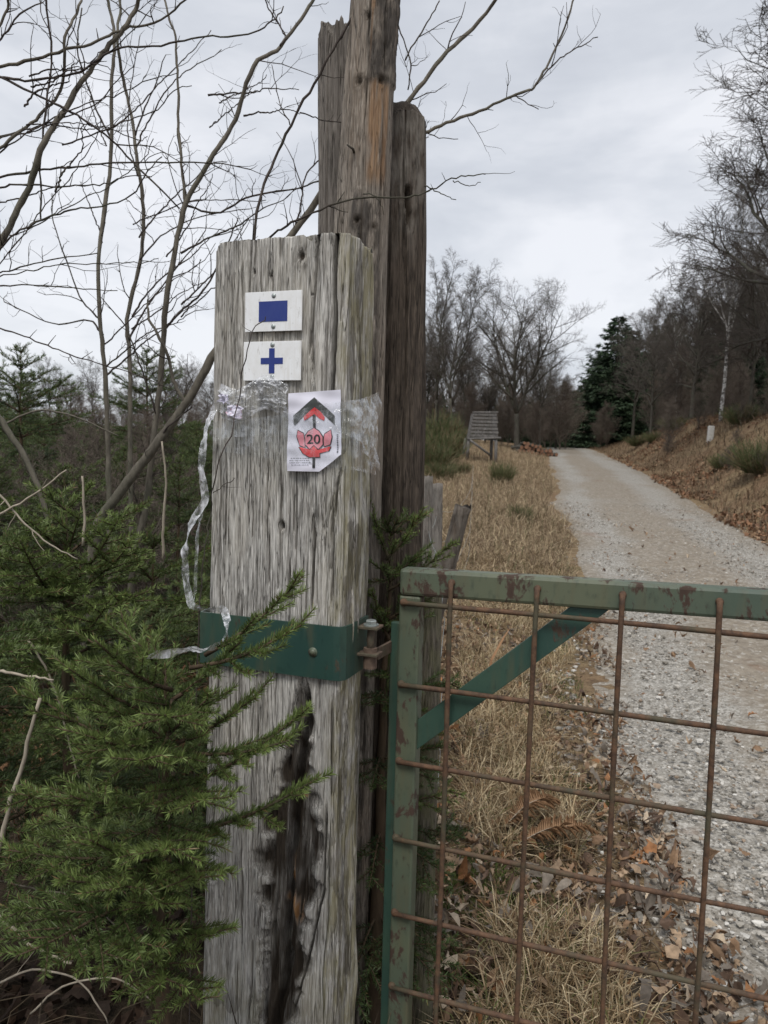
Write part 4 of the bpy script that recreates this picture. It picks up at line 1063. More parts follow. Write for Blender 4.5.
stick('pale twig sloping down left among needles below the tape', [(-5, 488), (20, 520), (50, 545), (78, 560)], 2.4, 1.3, 1.5, 14)

# ------------------------------------------------------------------ young spruces
def needles(rng, segs, dens, nl, nw, g):
    S = np.array([s[0] for s in segs]); E = np.array([s[1] for s in segs]); age = np.array([s[2] for s in segs])
    L = np.linalg.norm(E - S, axis=1); cnt = np.maximum(rng.poisson(L * dens), 1); i = np.repeat(np.arange(len(S)), cnt); m = len(i)
    ax = ((E - S) / np.maximum(L, 1e-6)[:, None])[i]; t = rng.random(m); p = S[i] + (E - S)[i] * t[:, None]
    _, u, w = frames(ax); a = rng.random(m) * 2 * PI
    radv = u * np.cos(a)[:, None] + w * np.sin(a)[:, None]; radv[:, 2] += .30
    fw = rng.uniform(.6, 1.25, m)[:, None]
    d = ax * fw + radv; d /= np.linalg.norm(d, axis=1, keepdims=True)
    ln = nl * rng.uniform(.65, 1.2, m) * (1 - .25 * (age[i] > .9))
    sd = np.cross(d, rng.normal(size=(m, 3))); sd /= np.linalg.norm(sd, axis=1, keepdims=True)
    ww = nw * rng.uniform(.8, 1.2, m)
    mid = p + d * (ln * .55)[:, None]
    V = np.stack([p - sd * (ww * .35)[:, None], p + sd * (ww * .35)[:, None], mid + sd * (ww * .5)[:, None], p + d * ln[:, None], mid - sd * (ww * .5)[:, None]], 1).reshape(-1, 3)
    ag = age[i][:, None]; rnd = rng.random(m)[:, None]
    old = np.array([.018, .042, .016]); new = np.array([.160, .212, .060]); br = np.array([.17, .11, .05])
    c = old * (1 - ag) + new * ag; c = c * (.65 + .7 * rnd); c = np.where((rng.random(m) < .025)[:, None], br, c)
    f = np.arange(m * 5).reshape(-1, 5)
    g.add(V, [f], np.repeat(c, 5, 0))
def spray(rng, P, L, segs, wood, r0=.004, sp=.030, amp=.5, a0=0.0, a1=1.0, flat=.25, minlen=.0):
    """P: polyline of the branch; side shoots in its (roughly flat) plane"""
    n = len(P); wood.append((P, np.linspace(r0, .0012, n)))
    for k in range(n - 1):
        t = k / (n - 1)
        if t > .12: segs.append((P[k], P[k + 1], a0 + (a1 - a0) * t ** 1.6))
    sg = 1; s = .14 * L
    while s < L * .97:
        t = s / L; q = t * (n - 1); i = min(int(q), n - 2); p = P[i] + (P[i + 1] - P[i]) * (q - i); d = unit(P[i + 1] - P[i])
        side = unit(np.cross(d, np.array([0, 0, 1.])) * sg + np.array([0, 0, 1]) * rng.normal() * flat)
        l = ((1 - t) * L * amp * rng.uniform(.7, 1.15) + .035) * (.55 + .45 * min(1, t / .35)); ang = rng.uniform(.75, .98)
        v = unit(d * math.cos(ang) + side * math.sin(ang) + np.array([0, 0, -.06]))
        m = 4; pts = [p]
        for k in range(m - 1): v = unit(v + d * .07 + np.array([0, 0, rng.normal() * .05 + .02])); pts.append(pts[-1] + v * l / (m - 1))
        pts = np.array(pts); wood.append((pts, np.linspace(.0018, .0008, m)))
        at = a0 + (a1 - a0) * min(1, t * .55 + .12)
        for k in range(m - 1): segs.append((pts[k], pts[k + 1], min(1, at + (a1 - at) * ((k + 1) / m) ** 2)))
        if l > .10:
            s2 = .04; sg2 = 1
            while s2 < l * .92:
                t2 = s2 / l; j = min(int(t2 * (m - 1)), m - 2); p2 = pts[j] + (pts[j + 1] - pts[j]) * (t2 * (m - 1) - j); d2 = unit(pts[j + 1] - pts[j])
                sd2 = unit(np.cross(d2, np.array([0, 0, 1.])) * sg2 + np.array([0, 0, 1]) * rng.normal() * flat)
                l2 = (1 - t2) * l * .5 * rng.uniform(.7, 1.1) + .025; v2 = unit(d2 * .7 + sd2 * .7)
                e = p2 + v2 * l2; segs.append((p2, e, min(1, at + (a1 - at) * .55 * t2 + .12))); wood.append((np.array([p2, (p2 + e) / 2, e]), np.array([.0011, .0009, .0007])))
                s2 += sp * 1.35 * rng.uniform(.8, 1.2); sg2 = -sg2
        s += sp * rng.uniform(.75, 1.15) * .62; sg = -sg
def branch_line(rng, p, az, el, L, n=9, droop=.5):
    d = np.array([math.cos(az) * math.cos(el), math.sin(az) * math.cos(el), math.sin(el)]); pts = [np.array(p, float)]
    for k in range(n - 1):
        t = k / (n - 1); d = unit(d + np.array([0, 0, (-droop * (1 - t) * .16 + droop * .22 * t * t)]) + rng.normal(size=3) * .022); pts.append(pts[-1] + d * L / (n - 1))
    return np.array(pts)
def spruce_parts(seed, h, spread, dens, nl, nw, sp=.030, explicit=(), org=(0, 0, 0), skip=None, a1=1.0, zmin=.06, loose=False):
    rng = np.random.default_rng(seed); segs, wood = [], []
    n = 12; tz = np.linspace(0, 1, n); tr = np.stack([.012 * rng.normal(size=n).cumsum() * .3, .012 * rng.normal(size=n).cumsum() * .3, tz * h], 1)
    wood.append((tr, np.linspace(.010 + .012 * h, .0022, n)))
    lead = .16 * min(1, h); segs.append((tr[-1] - [0, 0, lead], tr[-1], .9)); segs.append((tr[-1] - [0, 0, lead * 2.4], tr[-1] - [0, 0, lead], .5))
    def stem(z): return np.array([np.interp(z, tr[:, 2], tr[:, 0]), np.interp(z, tr[:, 2], tr[:, 1]), z])
    q = .012; gap = .10; az0 = rng.random() * 6.28
    while h - q > zmin:
        nb = rng.integers(3, 5) if loose else rng.integers(4, 7)
        for b in range(nb):
            az = az0 + b * 2 * PI / nb + rng.normal() * .18
            L = (spread * (1 - math.exp(-q / (h * .40))) + .05) * rng.uniform(.75, 1.15); el = 1.0 - 1.15 * min(1, q / (h * .6)) + rng.normal() * .09
            if skip and skip(az, h - q): continue
            spray(rng, branch_line(rng, stem(h - q), az, el, L), L, segs, wood, .0022 + L * .006, sp, .70 if loose else .62, .05 if q > .3 else .3, a1 * (1 - .6 * min(1, q / h)), .09 if loose else .25)  # lower branches darker: less new growth, and weaker skylight put into the colour
        for b in range(rng.integers(0, 2) if loose else rng.integers(1, 4)):
            z = h - q - rng.uniform(.02, gap * .8)
            if z < zmin: continue
            az = rng.random() * 6.28; L = (spread * (1 - math.exp(-q / (h * .40))) * .45 + .04) * rng.uniform(.7, 1.1)
            if skip and skip(az, z): continue
            spray(rng, branch_line(rng, stem(z), az, .3 + rng.normal() * .15, L), L, segs, wood, .002, sp, .45, .15, a1)
        az0 += 2.4; q += gap; gap = min(gap * 1.14, .21 if loose else .19)
    for (s, e) in explicit:
        s, e = np.array(s) - org, np.array(e) - org; L = np.linalg.norm(e - s); t = np.linspace(0, 1, 9)[:, None]
        P = s + (e - s) * t; P[:, 2] += -.06 * L * np.sin(PI * t[:, 0]); spray(rng, P, L, segs, wood, .004, sp, .42, .3, 1.0, .2)
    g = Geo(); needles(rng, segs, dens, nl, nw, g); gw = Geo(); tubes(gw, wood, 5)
    return g, gw
def shift(g, o):
    g.v = [v + np.array(o) for v in g.v]; return g
SPR = {}
def spruce(key, label, loc, seed, h, spread, dens=1100, nl=.0125, nw=.0016, group='young spruces around the post', **kw):
    root = thing('young_spruce', label, 'spruce', loc, group)
    g, gw = spruce_parts(seed, h, spread, dens, nl, nw, org=loc, **kw)
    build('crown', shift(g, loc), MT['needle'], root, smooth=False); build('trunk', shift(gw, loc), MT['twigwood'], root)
    SPR[key] = root; return root
def gp(px, d): x = U(px, 600, d)[0]; return np.array([x, d, gz(x, d)])
# the nearest one: the stem a hand's width in front and left of the post
p1 = gp(168, 1.14); D1 = 1.14
ex = [(U(205, 655, 1.16), U(303, 576, 1.13)), (U(190, 668, 1.14), U(303, 624, 1.10)), (U(172, 790, 1.14), U(308, 708, 1.10)), (U(170, 835, 1.14), U(318, 778, 1.08)),
      (U(172, 745, 1.14), U(262, 690, 1.14)), (U(172, 750, 1.14), U(290, 740, 1.05)), (U(172, 720, 1.14), U(60, 662, 1.08)), (U(170, 760, 1.14), U(22, 686, 1.15)), (U(170, 800, 1.14), U(10, 792, 1.05)), (U(170, 850, 1.14), U(8, 850, 1.05)), (U(170, 720, 1.14), U(120, 610, 1.2)),
      (U(170, 860, 1.14), U(90, 840, .98)), (U(170, 880, 1.14), U(150, 905, .98)), (U(170, 830, 1.14), U(45, 815, 1.25)), (U(172, 700, 1.14), U(235, 645, 1.17)),
      (U(171, 730, 1.14), U(140, 760, .90)), (U(171, 770, 1.14), U(205, 800, .92)), (U(170, 810, 1.14), U(165, 850, .90)), (U(170, 850, 1.14), U(110, 890, .92)), (U(170, 840, 1.14), U(200, 880, .95)), (U(172, 700, 1.14), U(165, 715, .93)), (U(170, 870, 1.14), U(60, 880, 1.0)), (U(172, 690, 1.14), U(95, 640, 1.0)), (U(170, 740, 1.14), U(85, 735, .95)), (U(168, 925, 1.14), U(118, 950, .98)), (U(168, 920, 1.14), U(214, 935, 1.02)), (U(168, 930, 1.14), U(160, 985, .96)), (U(168, 940, 1.14), U(70, 955, 1.05)), (U(168, 960, 1.14), U(200, 1000, 1.0))]
def skip1(az, z):                       # the post stands there
    return (-.35 < ((az + PI) % (2 * PI) - PI) < 1.5)
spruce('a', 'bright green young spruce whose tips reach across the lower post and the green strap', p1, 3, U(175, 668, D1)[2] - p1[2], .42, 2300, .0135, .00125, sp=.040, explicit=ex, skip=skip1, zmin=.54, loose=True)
p2 = gp(70, 1.75)
spruce('b', 'yellowish green young spruce with tips below the slanting stem at left', p2, 5, U(70, 505, 1.75)[2] - p2[2], .62, 1500, .0145, .0016, sp=.046, zmin=.36, loose=True, explicit=[(U(60, 590, 1.75), U(118, 520, 1.5)), (U(60, 600, 1.75), U(20, 540, 1.45)), (U(60, 600, 1.75), U(150, 590, 1.5)), (U(60, 640, 1.75), U(110, 600, 1.4))])
p3 = gp(-70, 1.55)
spruce('c', 'young spruce cut by the left edge of the picture below the pale twig', p3, 8, U(-20, 470, 1.55)[2] - p3[2], .60, 1500, .0145, .0016, sp=.046, zmin=.36, loose=True)
p4 = gp(150, 2.35)
spruce('d', 'young spruce behind the hanging tape strip close left of the post', p4, 12, U(150, 545, 2.35)[2] - p4[2], .60, 1400, .0145, .0017, sp=.046, loose=True)
p5 = gp(389, 1.63); D5 = 1.63
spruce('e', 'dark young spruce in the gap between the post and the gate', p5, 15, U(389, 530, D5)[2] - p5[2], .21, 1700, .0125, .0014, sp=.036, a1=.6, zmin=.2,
    explicit=[(U(388, 620, D5), U(440, 574, 1.62)), (U(386, 560, D5), U(424, 508, 1.60)), (U(388, 590, D5), U(452, 542, 1.66)), (U(390, 740, 1.66), U(452, 716, 1.68)), (U(389, 560, D5), U(372, 506, D5)), (U(389, 640, D5), U(372, 590, 1.6)), (U(389, 800, 1.66), U(452, 790, 1.7))], skip=lambda az, z: 1.3 < ((az + 2 * PI) % (2 * PI)) < 4.3)
_g = 'young spruces of the plantation behind'
HH = {}
def spc(key, px, d, ytop, label, rz, wide=1.0):
    p = gp(px, d); hh = U(px, ytop, d)[2] - p[2]
    if key not in HH:
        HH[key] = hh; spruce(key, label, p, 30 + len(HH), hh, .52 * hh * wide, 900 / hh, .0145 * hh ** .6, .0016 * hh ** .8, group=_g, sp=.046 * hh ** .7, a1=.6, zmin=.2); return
    s = hh / HH[key]; dup(SPR[key], p, rz, (s * wide, s * wide, s), label, _g)
spc('f', 22, 4.6, 352, 'tall dark spruce at left standing highest with its spire against the sky', 1.0, 1.0)
spc('g', 147, 6.2, 352, 'spruce whose slim spire shows between the two upright saplings and the slanting stem', 2.0, .85)
spc('f', 66, 3.1, 470, 'spruce behind the bleached upright twig', 3.0, 1.0)
spc('g', 178, 3.6, 462, 'spruce behind the hanging tape strip, second back from the post', 4.0, .9)
spc('f', 210, 2.9, 540, 'low spruce half hidden by the left edge of the post', .4, .8)
spc('g', -60, 3.4, 400, 'broad spruce mostly outside the left edge of the picture', 5.0, 1.0)
for k, (px, d, yt, wd) in enumerate(((-30, 7, 385, .9), (60, 7.5, 408, .9), (105, 8.4, 424, .85), (190, 8, 425, .85), (225, 6.5, 415, .8), (0, 10, 395, .9), (80, 11, 424, .9), (130, 10.5, 428, .9), (170, 12, 424, .8), (215, 12, 420, .8), (260, 9, 420, .8), (300, 11, 410, .8), (30, 13, 408, 1), (100, 5.2, 440, .9), (200, 5.0, 436, .9), (345, 7.5, 430, .8), (-10, 5.2, 430, 1), (45, 5.8, 425, 1), (75, 4.2, 455, 1), (125, 4.4, 450, 1), (165, 6.8, 425, 1), (20, 8.2, 412, 1), (90, 6.4, 434, 1), (140, 8.0, 430, 1), (195, 6.0, 425, .9), (0, 3.6, 462, 1), (-50, 5, 410, 1), (40, 16, 412, 1.2), (85, 17, 424, 1.2), (120, 15, 428, 1.2), (155, 18, 426, 1.2), (190, 16, 426, 1.2), (5, 18, 404, 1.2), (230, 17, 424, 1.2))):
    spc('fg'[k % 2], px, d, yt, 'dark green spruce in the far plantation rows left of the post', k * 1.3, wd)

# ------------------------------------------------------------------ bare trees
def grow_tree(seed, h=10.0, bole=.30, n1=16, ang=(.5, 1.0), l1=.42, n2=8, n3=7, n4=4, r0=None, up=.10, wig=.14, taper=1.0, droop=0.0, fork=0, rt=.0055, tp=.68, fe=(.25, .55)):
    rng = np.random.default_rng(seed); lines = []
    r0 = r0 or h * .013
    def line(p, d, L, n, r, r1, wg, upw):
        pts = [p]; d = unit(d)
        for k in range(n - 1): d = unit(d + rng.normal(size=3) * wg + np.array([0, 0, upw])); pts.append(pts[-1] + d * L / (n - 1))
        return np.array(pts), np.linspace(r, r1, n)
    def at(P, R, t):
        q = t * (len(P) - 1); i = min(int(q), len(P) - 2); f = q - i
        return P[i] + (P[i + 1] - P[i]) * f, unit(P[i + 1] - P[i]), R[i] + (R[i + 1] - R[i]) * f
    trunks = []
    if fork:
        P, R = line(np.zeros(3), np.array([0, 0, 1.]), h * bole, 8, r0, r0 * .8, .03, .02); trunks.append((P, R, 1)); 
        for k in range(fork):
            a = rng.random() * .6 + k * 2 * PI / fork; el = rng.uniform(*fe)
            P2, R2 = line(P[-1], np.array([math.cos(a) * math.sin(el), math.sin(a) * math.sin(el), math.cos(el)]), h * (1 - bole) * rng.uniform(.85, 1.05), 16, r0 * .62, .012, .07, .035); trunks.append((P2, R2, .12))
    else:
        P, R = line(np.zeros(3), np.array([0, 0, 1.]), h, 22, r0, .012, .022 * wig / .14, .03); trunks.append((P, R, bole))
    lines += [(p, r, 0) for p, r, b in trunks]
    tl = [t for t in trunks if t[2] < 1]
    for P, R, b in tl:
        m = n1 if len(tl) == 1 else max(6, int(n1 * 1.5 / len(tl)))
        for k in range(m):
            t = b + (1 - b) * ((k + rng.random()) / m) * .97; p, d, r = at(P, R, t); a = k * 2.4 + rng.normal() * .4; e = rng.uniform(*ang)
            _, u, w = frames(d[None]); side = u[0] * math.cos(a) + w[0] * math.sin(a)
            L = h * l1 * (1 - tp * (t - b) / (1 - b)) * rng.uniform(.65, 1.1) / (1 if len(tl) == 1 else 1.5)
            P1, R1 = line(p, d * math.cos(e) + side * math.sin(e), L, 10, min(r * .72, .022 + L * .014), .007, wig, up); lines.append((P1, R1, 1))
            for k2 in range(n2):
                t2 = .15 + .85 * ((k2 + rng.random()) / n2); p, d2, r = at(P1, R1, t2); _, u, w = frames(d2[None]); a2 = rng.random() * 2 * PI; e2 = rng.uniform(.45, .95)
                L2 = L * .48 * (1.15 - .7 * t2) * rng.uniform(.6, 1.15)
                P2, R2 = line(p, d2 * math.cos(e2) + (u[0] * math.cos(a2) + w[0] * math.sin(a2)) * math.sin(e2), L2, 7, min(r * .75, max(rt, .007 + L2 * .010)), rt, wig * 1.1, up * .8 - droop); lines.append((P2, R2, 2))
                for k3 in range(n3):
                    t3 = .12 + .88 * ((k3 + rng.random()) / n3); p, d3, r = at(P2, R2, t3); _, u, w = frames(d3[None]); a3 = rng.random() * 2 * PI; e3 = rng.uniform(.5, 1.0)
                    L3 = L2 * .5 * (1.15 - .6 * t3) * rng.uniform(.6, 1.2) + .06
                    P3, R3 = line(p, d3 * math.cos(e3) + (u[0] * math.cos(a3) + w[0] * math.sin(a3)) * math.sin(e3), L3, 5, min(r, rt * 1.25), rt * .7, wig, up * .6 - droop * 2); lines.append((P3, R3, 3))
                    for k4 in range(n4):
                        t4 = .2 + .8 * rng.random(); p, d4, r = at(P3, R3, t4); _, u, w = frames(d4[None]); a4 = rng.random() * 2 * PI; e4 = rng.uniform(.5, 1.0)
                        P4, R4 = line(p, d4 * math.cos(e4) + (u[0] * math.cos(a4) + w[0] * math.sin(a4)) * math.sin(e4), L3 * .5 * rng.uniform(.5, 1.2) + .05, 3, rt * .85, rt * .5, wig, -droop * 3); lines.append((P4, R4, 3))
    return lines
def tree_proto(seed, label, group, loc, cat='tree', name='bare_tree', tm='fartrunk', wm='fartwig', **kw):
    lines = grow_tree(seed, **kw); root = thing(name, label, cat, loc, group)
    top = max(p[:, 2].max() for p, r, l in lines); root['hgt'] = float(top)
    # bark thickened at the butt so the trunk sits in the ground
    a = [(p + np.array(loc) - (np.array([0, 0, .25]) if l == 0 and abs(p[0, 2]) < 1e-6 else 0) * 0, r) for p, r, l in lines if l <= 1]
    b = [(p + np.array(loc), r) for p, r, l in lines if l >= 2]
    if a:
        p, r = a[0]; p = p.copy(); p[0, 2] -= .4; r = r.copy(); r[0] *= 1.35; a[0] = (p, r)
    g = Geo(); tubes(g, a, 8); build('trunk', g, MT[tm], root)
    g = Geo(); tubes(g, b, 3); build('crown', g, MT[wm], root, smooth=False)
    return root
TP = {}
def at_ground(px, d): x = U(px, 440, d)[0]; return np.array([x, d, gz(x, d) - .02])
def place(key, px, d, ytop, label, group=None, rz=0.0, wide=1.0, spec=None, **kw):
    loc = at_ground(px, d); hh = U(px, ytop, d)[2] - loc[2]
    if key not in TP:
        TP[key] = r = tree_proto(spec.pop('seed'), label, group, loc, **{**spec, 'h': spec.get('h', 10.0)}); s = hh / r['hgt']; r.scale = (s * wide, s * wide, s); r.rotation_euler = (0, 0, rz); return r
    r = TP[key]; s = hh / r['hgt']; return dup(r, loc, rz, (s * wide, s * wide, s), label, group)
S = dict
GR, GL = 'bare trees along the right forest edge', 'bare trees along the left forest edge'
# right edge: the big spreading tree whose trunk stands just outside the frame
place('oak', 800, 21, -30, 'big spreading bare tree at the right edge, its limbs reaching highest over the track', None, .6, 1.45, S(seed=4, h=12, bole=.24, n1=26, ang=(.7, 1.25), l1=.62, n2=12, n3=9, n4=4, r0=.24, up=.022, wig=.15, rt=.0080, tp=.35, tm='fartrunk', wm='twig'))
place('birch', 719, 27, 150, 'birch with white lower trunk behind the white marker post', None, 2.0, .8, S(seed=8, h=11, bole=.30, n1=20, ang=(.35, .8), l1=.34, n2=9, n3=8, n4=4, r0=.11, up=.035, wig=.12, droop=.025, tm='birch', rt=.0045, tp=.5))
place('beech', 517, 40, 252, 'wide crowned bare tree above the raised hide', None, 1.0, 1.0, S(seed=12, h=11, bole=.22, n1=40, ang=(.5, 1.05), l1=.62, n2=10, n3=7, n4=3, fork=4, r0=.2, up=.03, wig=.10, rt=.0042, tp=.4))
place('slim', 452, 40, 240, 'slim bare tree with upswept twigs, leftmost beside the brown post', None, 1.0, 1.1, S(seed=16, h=12, bole=.25, n1=44, ang=(.35, .7), l1=.30, n2=9, n3=7, n4=2, r0=.11, up=.03, wig=.07, rt=.0042, tp=.45, fork=3, fe=(.06, .22)))
place('slim', 436, 43, 256, 'slim bare tree next to the leftmost slim one by the brown post', None, 3.0, 1.1)
place('round', 650, 36, 298, 'round crowned bare tree midway along the right forest edge', None, .3, 1.0, S(seed=21, h=9, bole=.3, n1=22, ang=(.5, 1.1), l1=.42, n2=9, n3=8, n4=4, r0=.12, up=.03, wig=.11, rt=.0045, tp=.4))
place('brush', 560, 48, 372, 'low brown leafless thicket tree by the crest of the track', None, .3, 1.3, S(seed=25, h=6, bole=.04, n1=34, ang=(.4, 1.0), l1=.5, n2=9, n3=7, n4=3, r0=.05, up=.05, wig=.13, wm='browntwig', tm='browntwig', name='thicket', cat='thicket', rt=.0045))
rt = np.random.default_rng(77)
for px, d, yt in ((508, 44, 395), (516, 47, 392), (500, 50, 398)):
    place('brush', px, d, yt, 'brown thicket directly behind the hide', 'thickets behind the hide', px, 1.2)
lab = 'bare brown twiggy bush among the plantation spruces left of the post'
for k in range(14):
    px = -30 + 245 * (k + rt.random()) / 14; d = 2.7 + 5 * rt.random() ** 1.3; r = TP['brush']; p_ = gp(px, d); hh = U(px, 395 + 60 * rt.random(), d)[2] - p_[2]; sc_ = hh / r['hgt']
    dup(r, p_, rt.random() * 6, (sc_ * .8, sc_ * .8, sc_), lab, 'bare bushes among the spruces', 'bush')
# right forest
lab = 'leafless grey tree in the dense right forest edge'
for px, d, yt, k, w in ((690, 33, 262, 'oak', .8), (748, 30, 232, 'round', .9), (770, 26, 200, 'beech', .8), (668, 44, 300, 'slim', 1.2), (632, 50, 322, 'round', 1.1), (705, 45, 285, 'slim', 1.2), (735, 40, 250, 'slim', 1.1), (690, 52, 305, 'round', 1), (612, 62, 345, 'round', 1.2), (790, 34, 180, 'slim', 1), (760, 48, 260, 'oak', .8), (645, 60, 318, 'slim', 1.2), (720, 56, 270, 'round', 1), (675, 38, 318, 'birch', .9), (810, 30, 160, 'round', 1), (850, 28, 120, 'beech', 1)):
    place(k, px, d, yt - 26, lab, GR, rt.random() * 6, w)
lab = 'brown leafless thicket under the right forest edge'
for k in range(46):
    px = 590 + 260 * rt.random() ** .9; d = 27 + 30 * rt.random() + (8 if px < 640 else 0); yt = 400 - (px - 590) * .28 + rt.normal() * 16
    if px < 625: yt = max(yt, 392); d += 14
    place('brush', px, d, min(yt, 408), lab, 'thickets along the right forest edge', rt.random() * 6, 1.0 + .3 * rt.random())
# left forest
lab = 'leafless tree in the left forest edge beyond the hide'
for px, d, yt, k, w in ((432, 50, 330, 'round', 1), (470, 52, 330, 'round', .9), (485, 46, 345, 'slim', 1.2), (540, 46, 318, 'slim', 1.3), (556, 52, 350, 'round', 1.1), (500, 60, 335, 'slim', 1.4), (462, 46, 300, 'slim', 1), (445, 60, 320, 'beech', .9), (530, 60, 330, 'round', 1.1), (425, 46, 300, 'slim', 1), (410, 48, 300, 'round', 1), (575, 60, 385, 'slim', 1.4), (390, 50, 320, 'slim', 1), (520, 70, 345, 'beech', 1), (480, 66, 350, 'beech', 1)):
    place(k, px, d, yt, lab, GL, rt.random() * 6, w)
lab = 'brown leafless thicket under the left forest edge'
for k in range(30):
    px = 425 + 145 * rt.random(); d = 42 + 24 * rt.random(); yt = 375 + 35 * rt.random()
    place('brush', px, d, yt, lab, 'thickets along the left forest edge', rt.random() * 6, 1.1)
# beyond the plantation, left of the post
lab = 'far leafless tree above the plantation left of the post'
for k in range(26):
    px = -60 + 420 * (k + rt.random()) / 26; d = 42 + 16 * rt.random(); yt = 345 + 38 * rt.random()
    place(('slim', 'round', 'beech')[k % 3], px, d, yt, lab, 'bare trees beyond the plantation', rt.random() * 6, 1.1)
lab = 'far brown thicket below the bare trees left of the post'
for k in range(48):
    px = -60 + 420 * (k + rt.random()) / 48; place('brush', px, 30 + 12 * rt.random(), 386 + 24 * rt.random(), lab, 'thickets beyond the plantation', rt.random() * 6, 1.4)

for k in range(34):
    px = -80 + 400 * (k + rt.random()) / 34; place('brush', px, 16 + 10 * rt.random(), 405 + 20 * rt.random(), 'brown thicket at the far side of the plantation left of the post', 'thickets at the plantation edge', rt.random() * 6, 1.5)
for k in range(26):
    px = 420 + 170 * (k + rt.random()) / 26; place('brush', px, 62 + 14 * rt.random(), 392 + 16 * rt.random(), 'far brown thicket closing the left forest edge', 'far thickets at the crest', rt.random() * 6, 1.4)
lab = 'low twiggy brown shrub on the right bank'
for k in range(22):
    d = 13 + 26 * rt.random(); x = 3.45 + .2 * d + .8 + 4.5 * rt.random(); r = TP['brush']; sc_ = (.45 + .4 * rt.random()) / r['hgt']
    dup(r, (x, d, gz(x, d) - .03), rt.random() * 6, (sc_ * 1.6, sc_ * 1.6, sc_), lab, 'low shrubs on the right bank', 'shrub')

# ------------------------------------------------------------------ far conifers
def conifer_proto(label, loc, seed, h=12.0, spread=2.6, group=None):
    rng = np.random.default_rng(seed); root = thing('tall_spruce', label, 'conifer', loc, group); root['hgt'] = h
    g = Geo(); tubes(g, [(np.array([loc + np.array([0, 0, z]) for z in np.linspace(-.4, h, 10)]), np.linspace(.19, .01, 10))], 8); build('trunk', g, MT['fartrunk'], root)
    V, c = [], []
    q = .1
    while q < h * .93:
        L0_ = spread * min(1, (q / h) ** .8 * 1.25) + .12
        for b in range(int(5 + 5 * min(1, q / h * 2))):
            az = rng.random() * 6.28; L = L0_ * rng.uniform(.7, 1.12); n = int(8 + L * 16); el = .25 - .75 * q / h
            t = rng.random(n) ** .75; dirh = np.array([math.cos(az), math.sin(az), 0])
            P = dirh * (t * L)[:, None] + np.array([0, 0, 1]) * (h - q + t * L * math.tan(el) * .7 - .18 * L * np.sin(PI * t))[:, None]
            per = np.array([-dirh[1], dirh[0], 0]); wd = rng.normal(size=n) * .20 * L * (1.1 - t); P += per * wd[:, None]
            d = dirh * .6 + per * np.sign(wd)[:, None] * .5 + rng.normal(size=(n, 3)) * .3; d[:, 2] -= .55; d /= np.linalg.norm(d, axis=1, keepdims=True)
            s = np.cross(d, rng.normal(size=(n, 3))); s /= np.linalg.norm(s, axis=1, keepdims=True); l = rng.uniform(.16, .40, n)[:, None]
            V.append(np.stack([P, P + d * l * .5 + s * l * .16, P + d * l, P + d * l * .5 - s * l * .16], 1).reshape(-1, 3))
            col = np.array([.020, .036, .022]) * (.6 + .9 * rng.random((n, 1))) + np.array([.014, .018, .004]) * t[:, None]; c.append(np.repeat(col, 4, 0))
        q += rng.uniform(.10, .2)
    V = np.concatenate(V) + loc; g = Geo(); g.add(V, np.arange(len(V)).reshape(-1, 4), np.concatenate(c)); build('crown', g, MT['conifer'], root, smooth=False)
    return root
def conif(px, d, yt, label, group=None, wide=1.0):
    loc = at_ground(px, d); hh = U(px, yt, d)[2] - loc[2]
    if 'con' not in TP: TP['con'] = conifer_proto(label, loc, 5, group=group); r = TP['con']; r.scale = (hh / r['hgt'] * wide,) * 2 + (hh / r['hgt'],); return
    s = hh / TP['con']['hgt']; dup(TP['con'], loc, rt.random() * 6, (s * wide, s * wide, s), label, group)
conif(613, 58, 316, 'dark green spruce standing highest right of the crest of the track', None, 1.7)
conif(599, 62, 350, 'dark spruce just left of the highest one at the crest', None, 1.6)
conif(629, 60, 330, 'dark spruce just right of the highest one at the crest', None, 1.6)
conif(589, 63, 374, 'dark spruce second to the left of the highest one at the crest', None, 1.8)
conif(581, 66, 392, 'lowest dark spruce at the left end of the row at the crest', None, 1.9)
lab = 'dark spruce showing between bare trees of the right forest'
for px, d, yt in ((655, 66, 338), (675, 62, 318), (700, 60, 296), (716, 58, 302), (738, 54, 285), (756, 56, 275), (778, 50, 268), (690, 48, 345), (800, 50, 250), (720, 44, 335), (750, 42, 330), (640, 56, 352), (650, 62, 325), (664, 64, 312)):
    conif(px, d, yt, lab, 'dark spruces within the right forest')
lab = 'small far dark spruce beyond the crest of the track'
for px, d, yt in ((584, 85, 378), (578, 95, 386), (570, 100, 390), (562, 105, 380), (591, 80, 372), (585, 74, 392), (550, 110, 385), (575, 120, 395), (566, 84, 402), (602, 74, 380)):
    conif(px, d, yt, lab, 'far dark spruces beyond the crest')
lab = 'far dark spruce behind the left plantation'
for k in range(14):
    conif(-40 + 30 * k + rt.normal() * 8, 30 + 14 * rt.random(), 412 + 16 * rt.random(), lab, 'far dark spruces behind the plantation', 1.3)
for px, yt in ((503, 420), (511, 416), (519, 422), (526, 420), (440, 392), (468, 402), (495, 405), (530, 398), (548, 402)):
    conif(px, 58, yt, 'dark spruce low among the bare trees behind the hide', 'dark spruces behind the hide', 1.2)

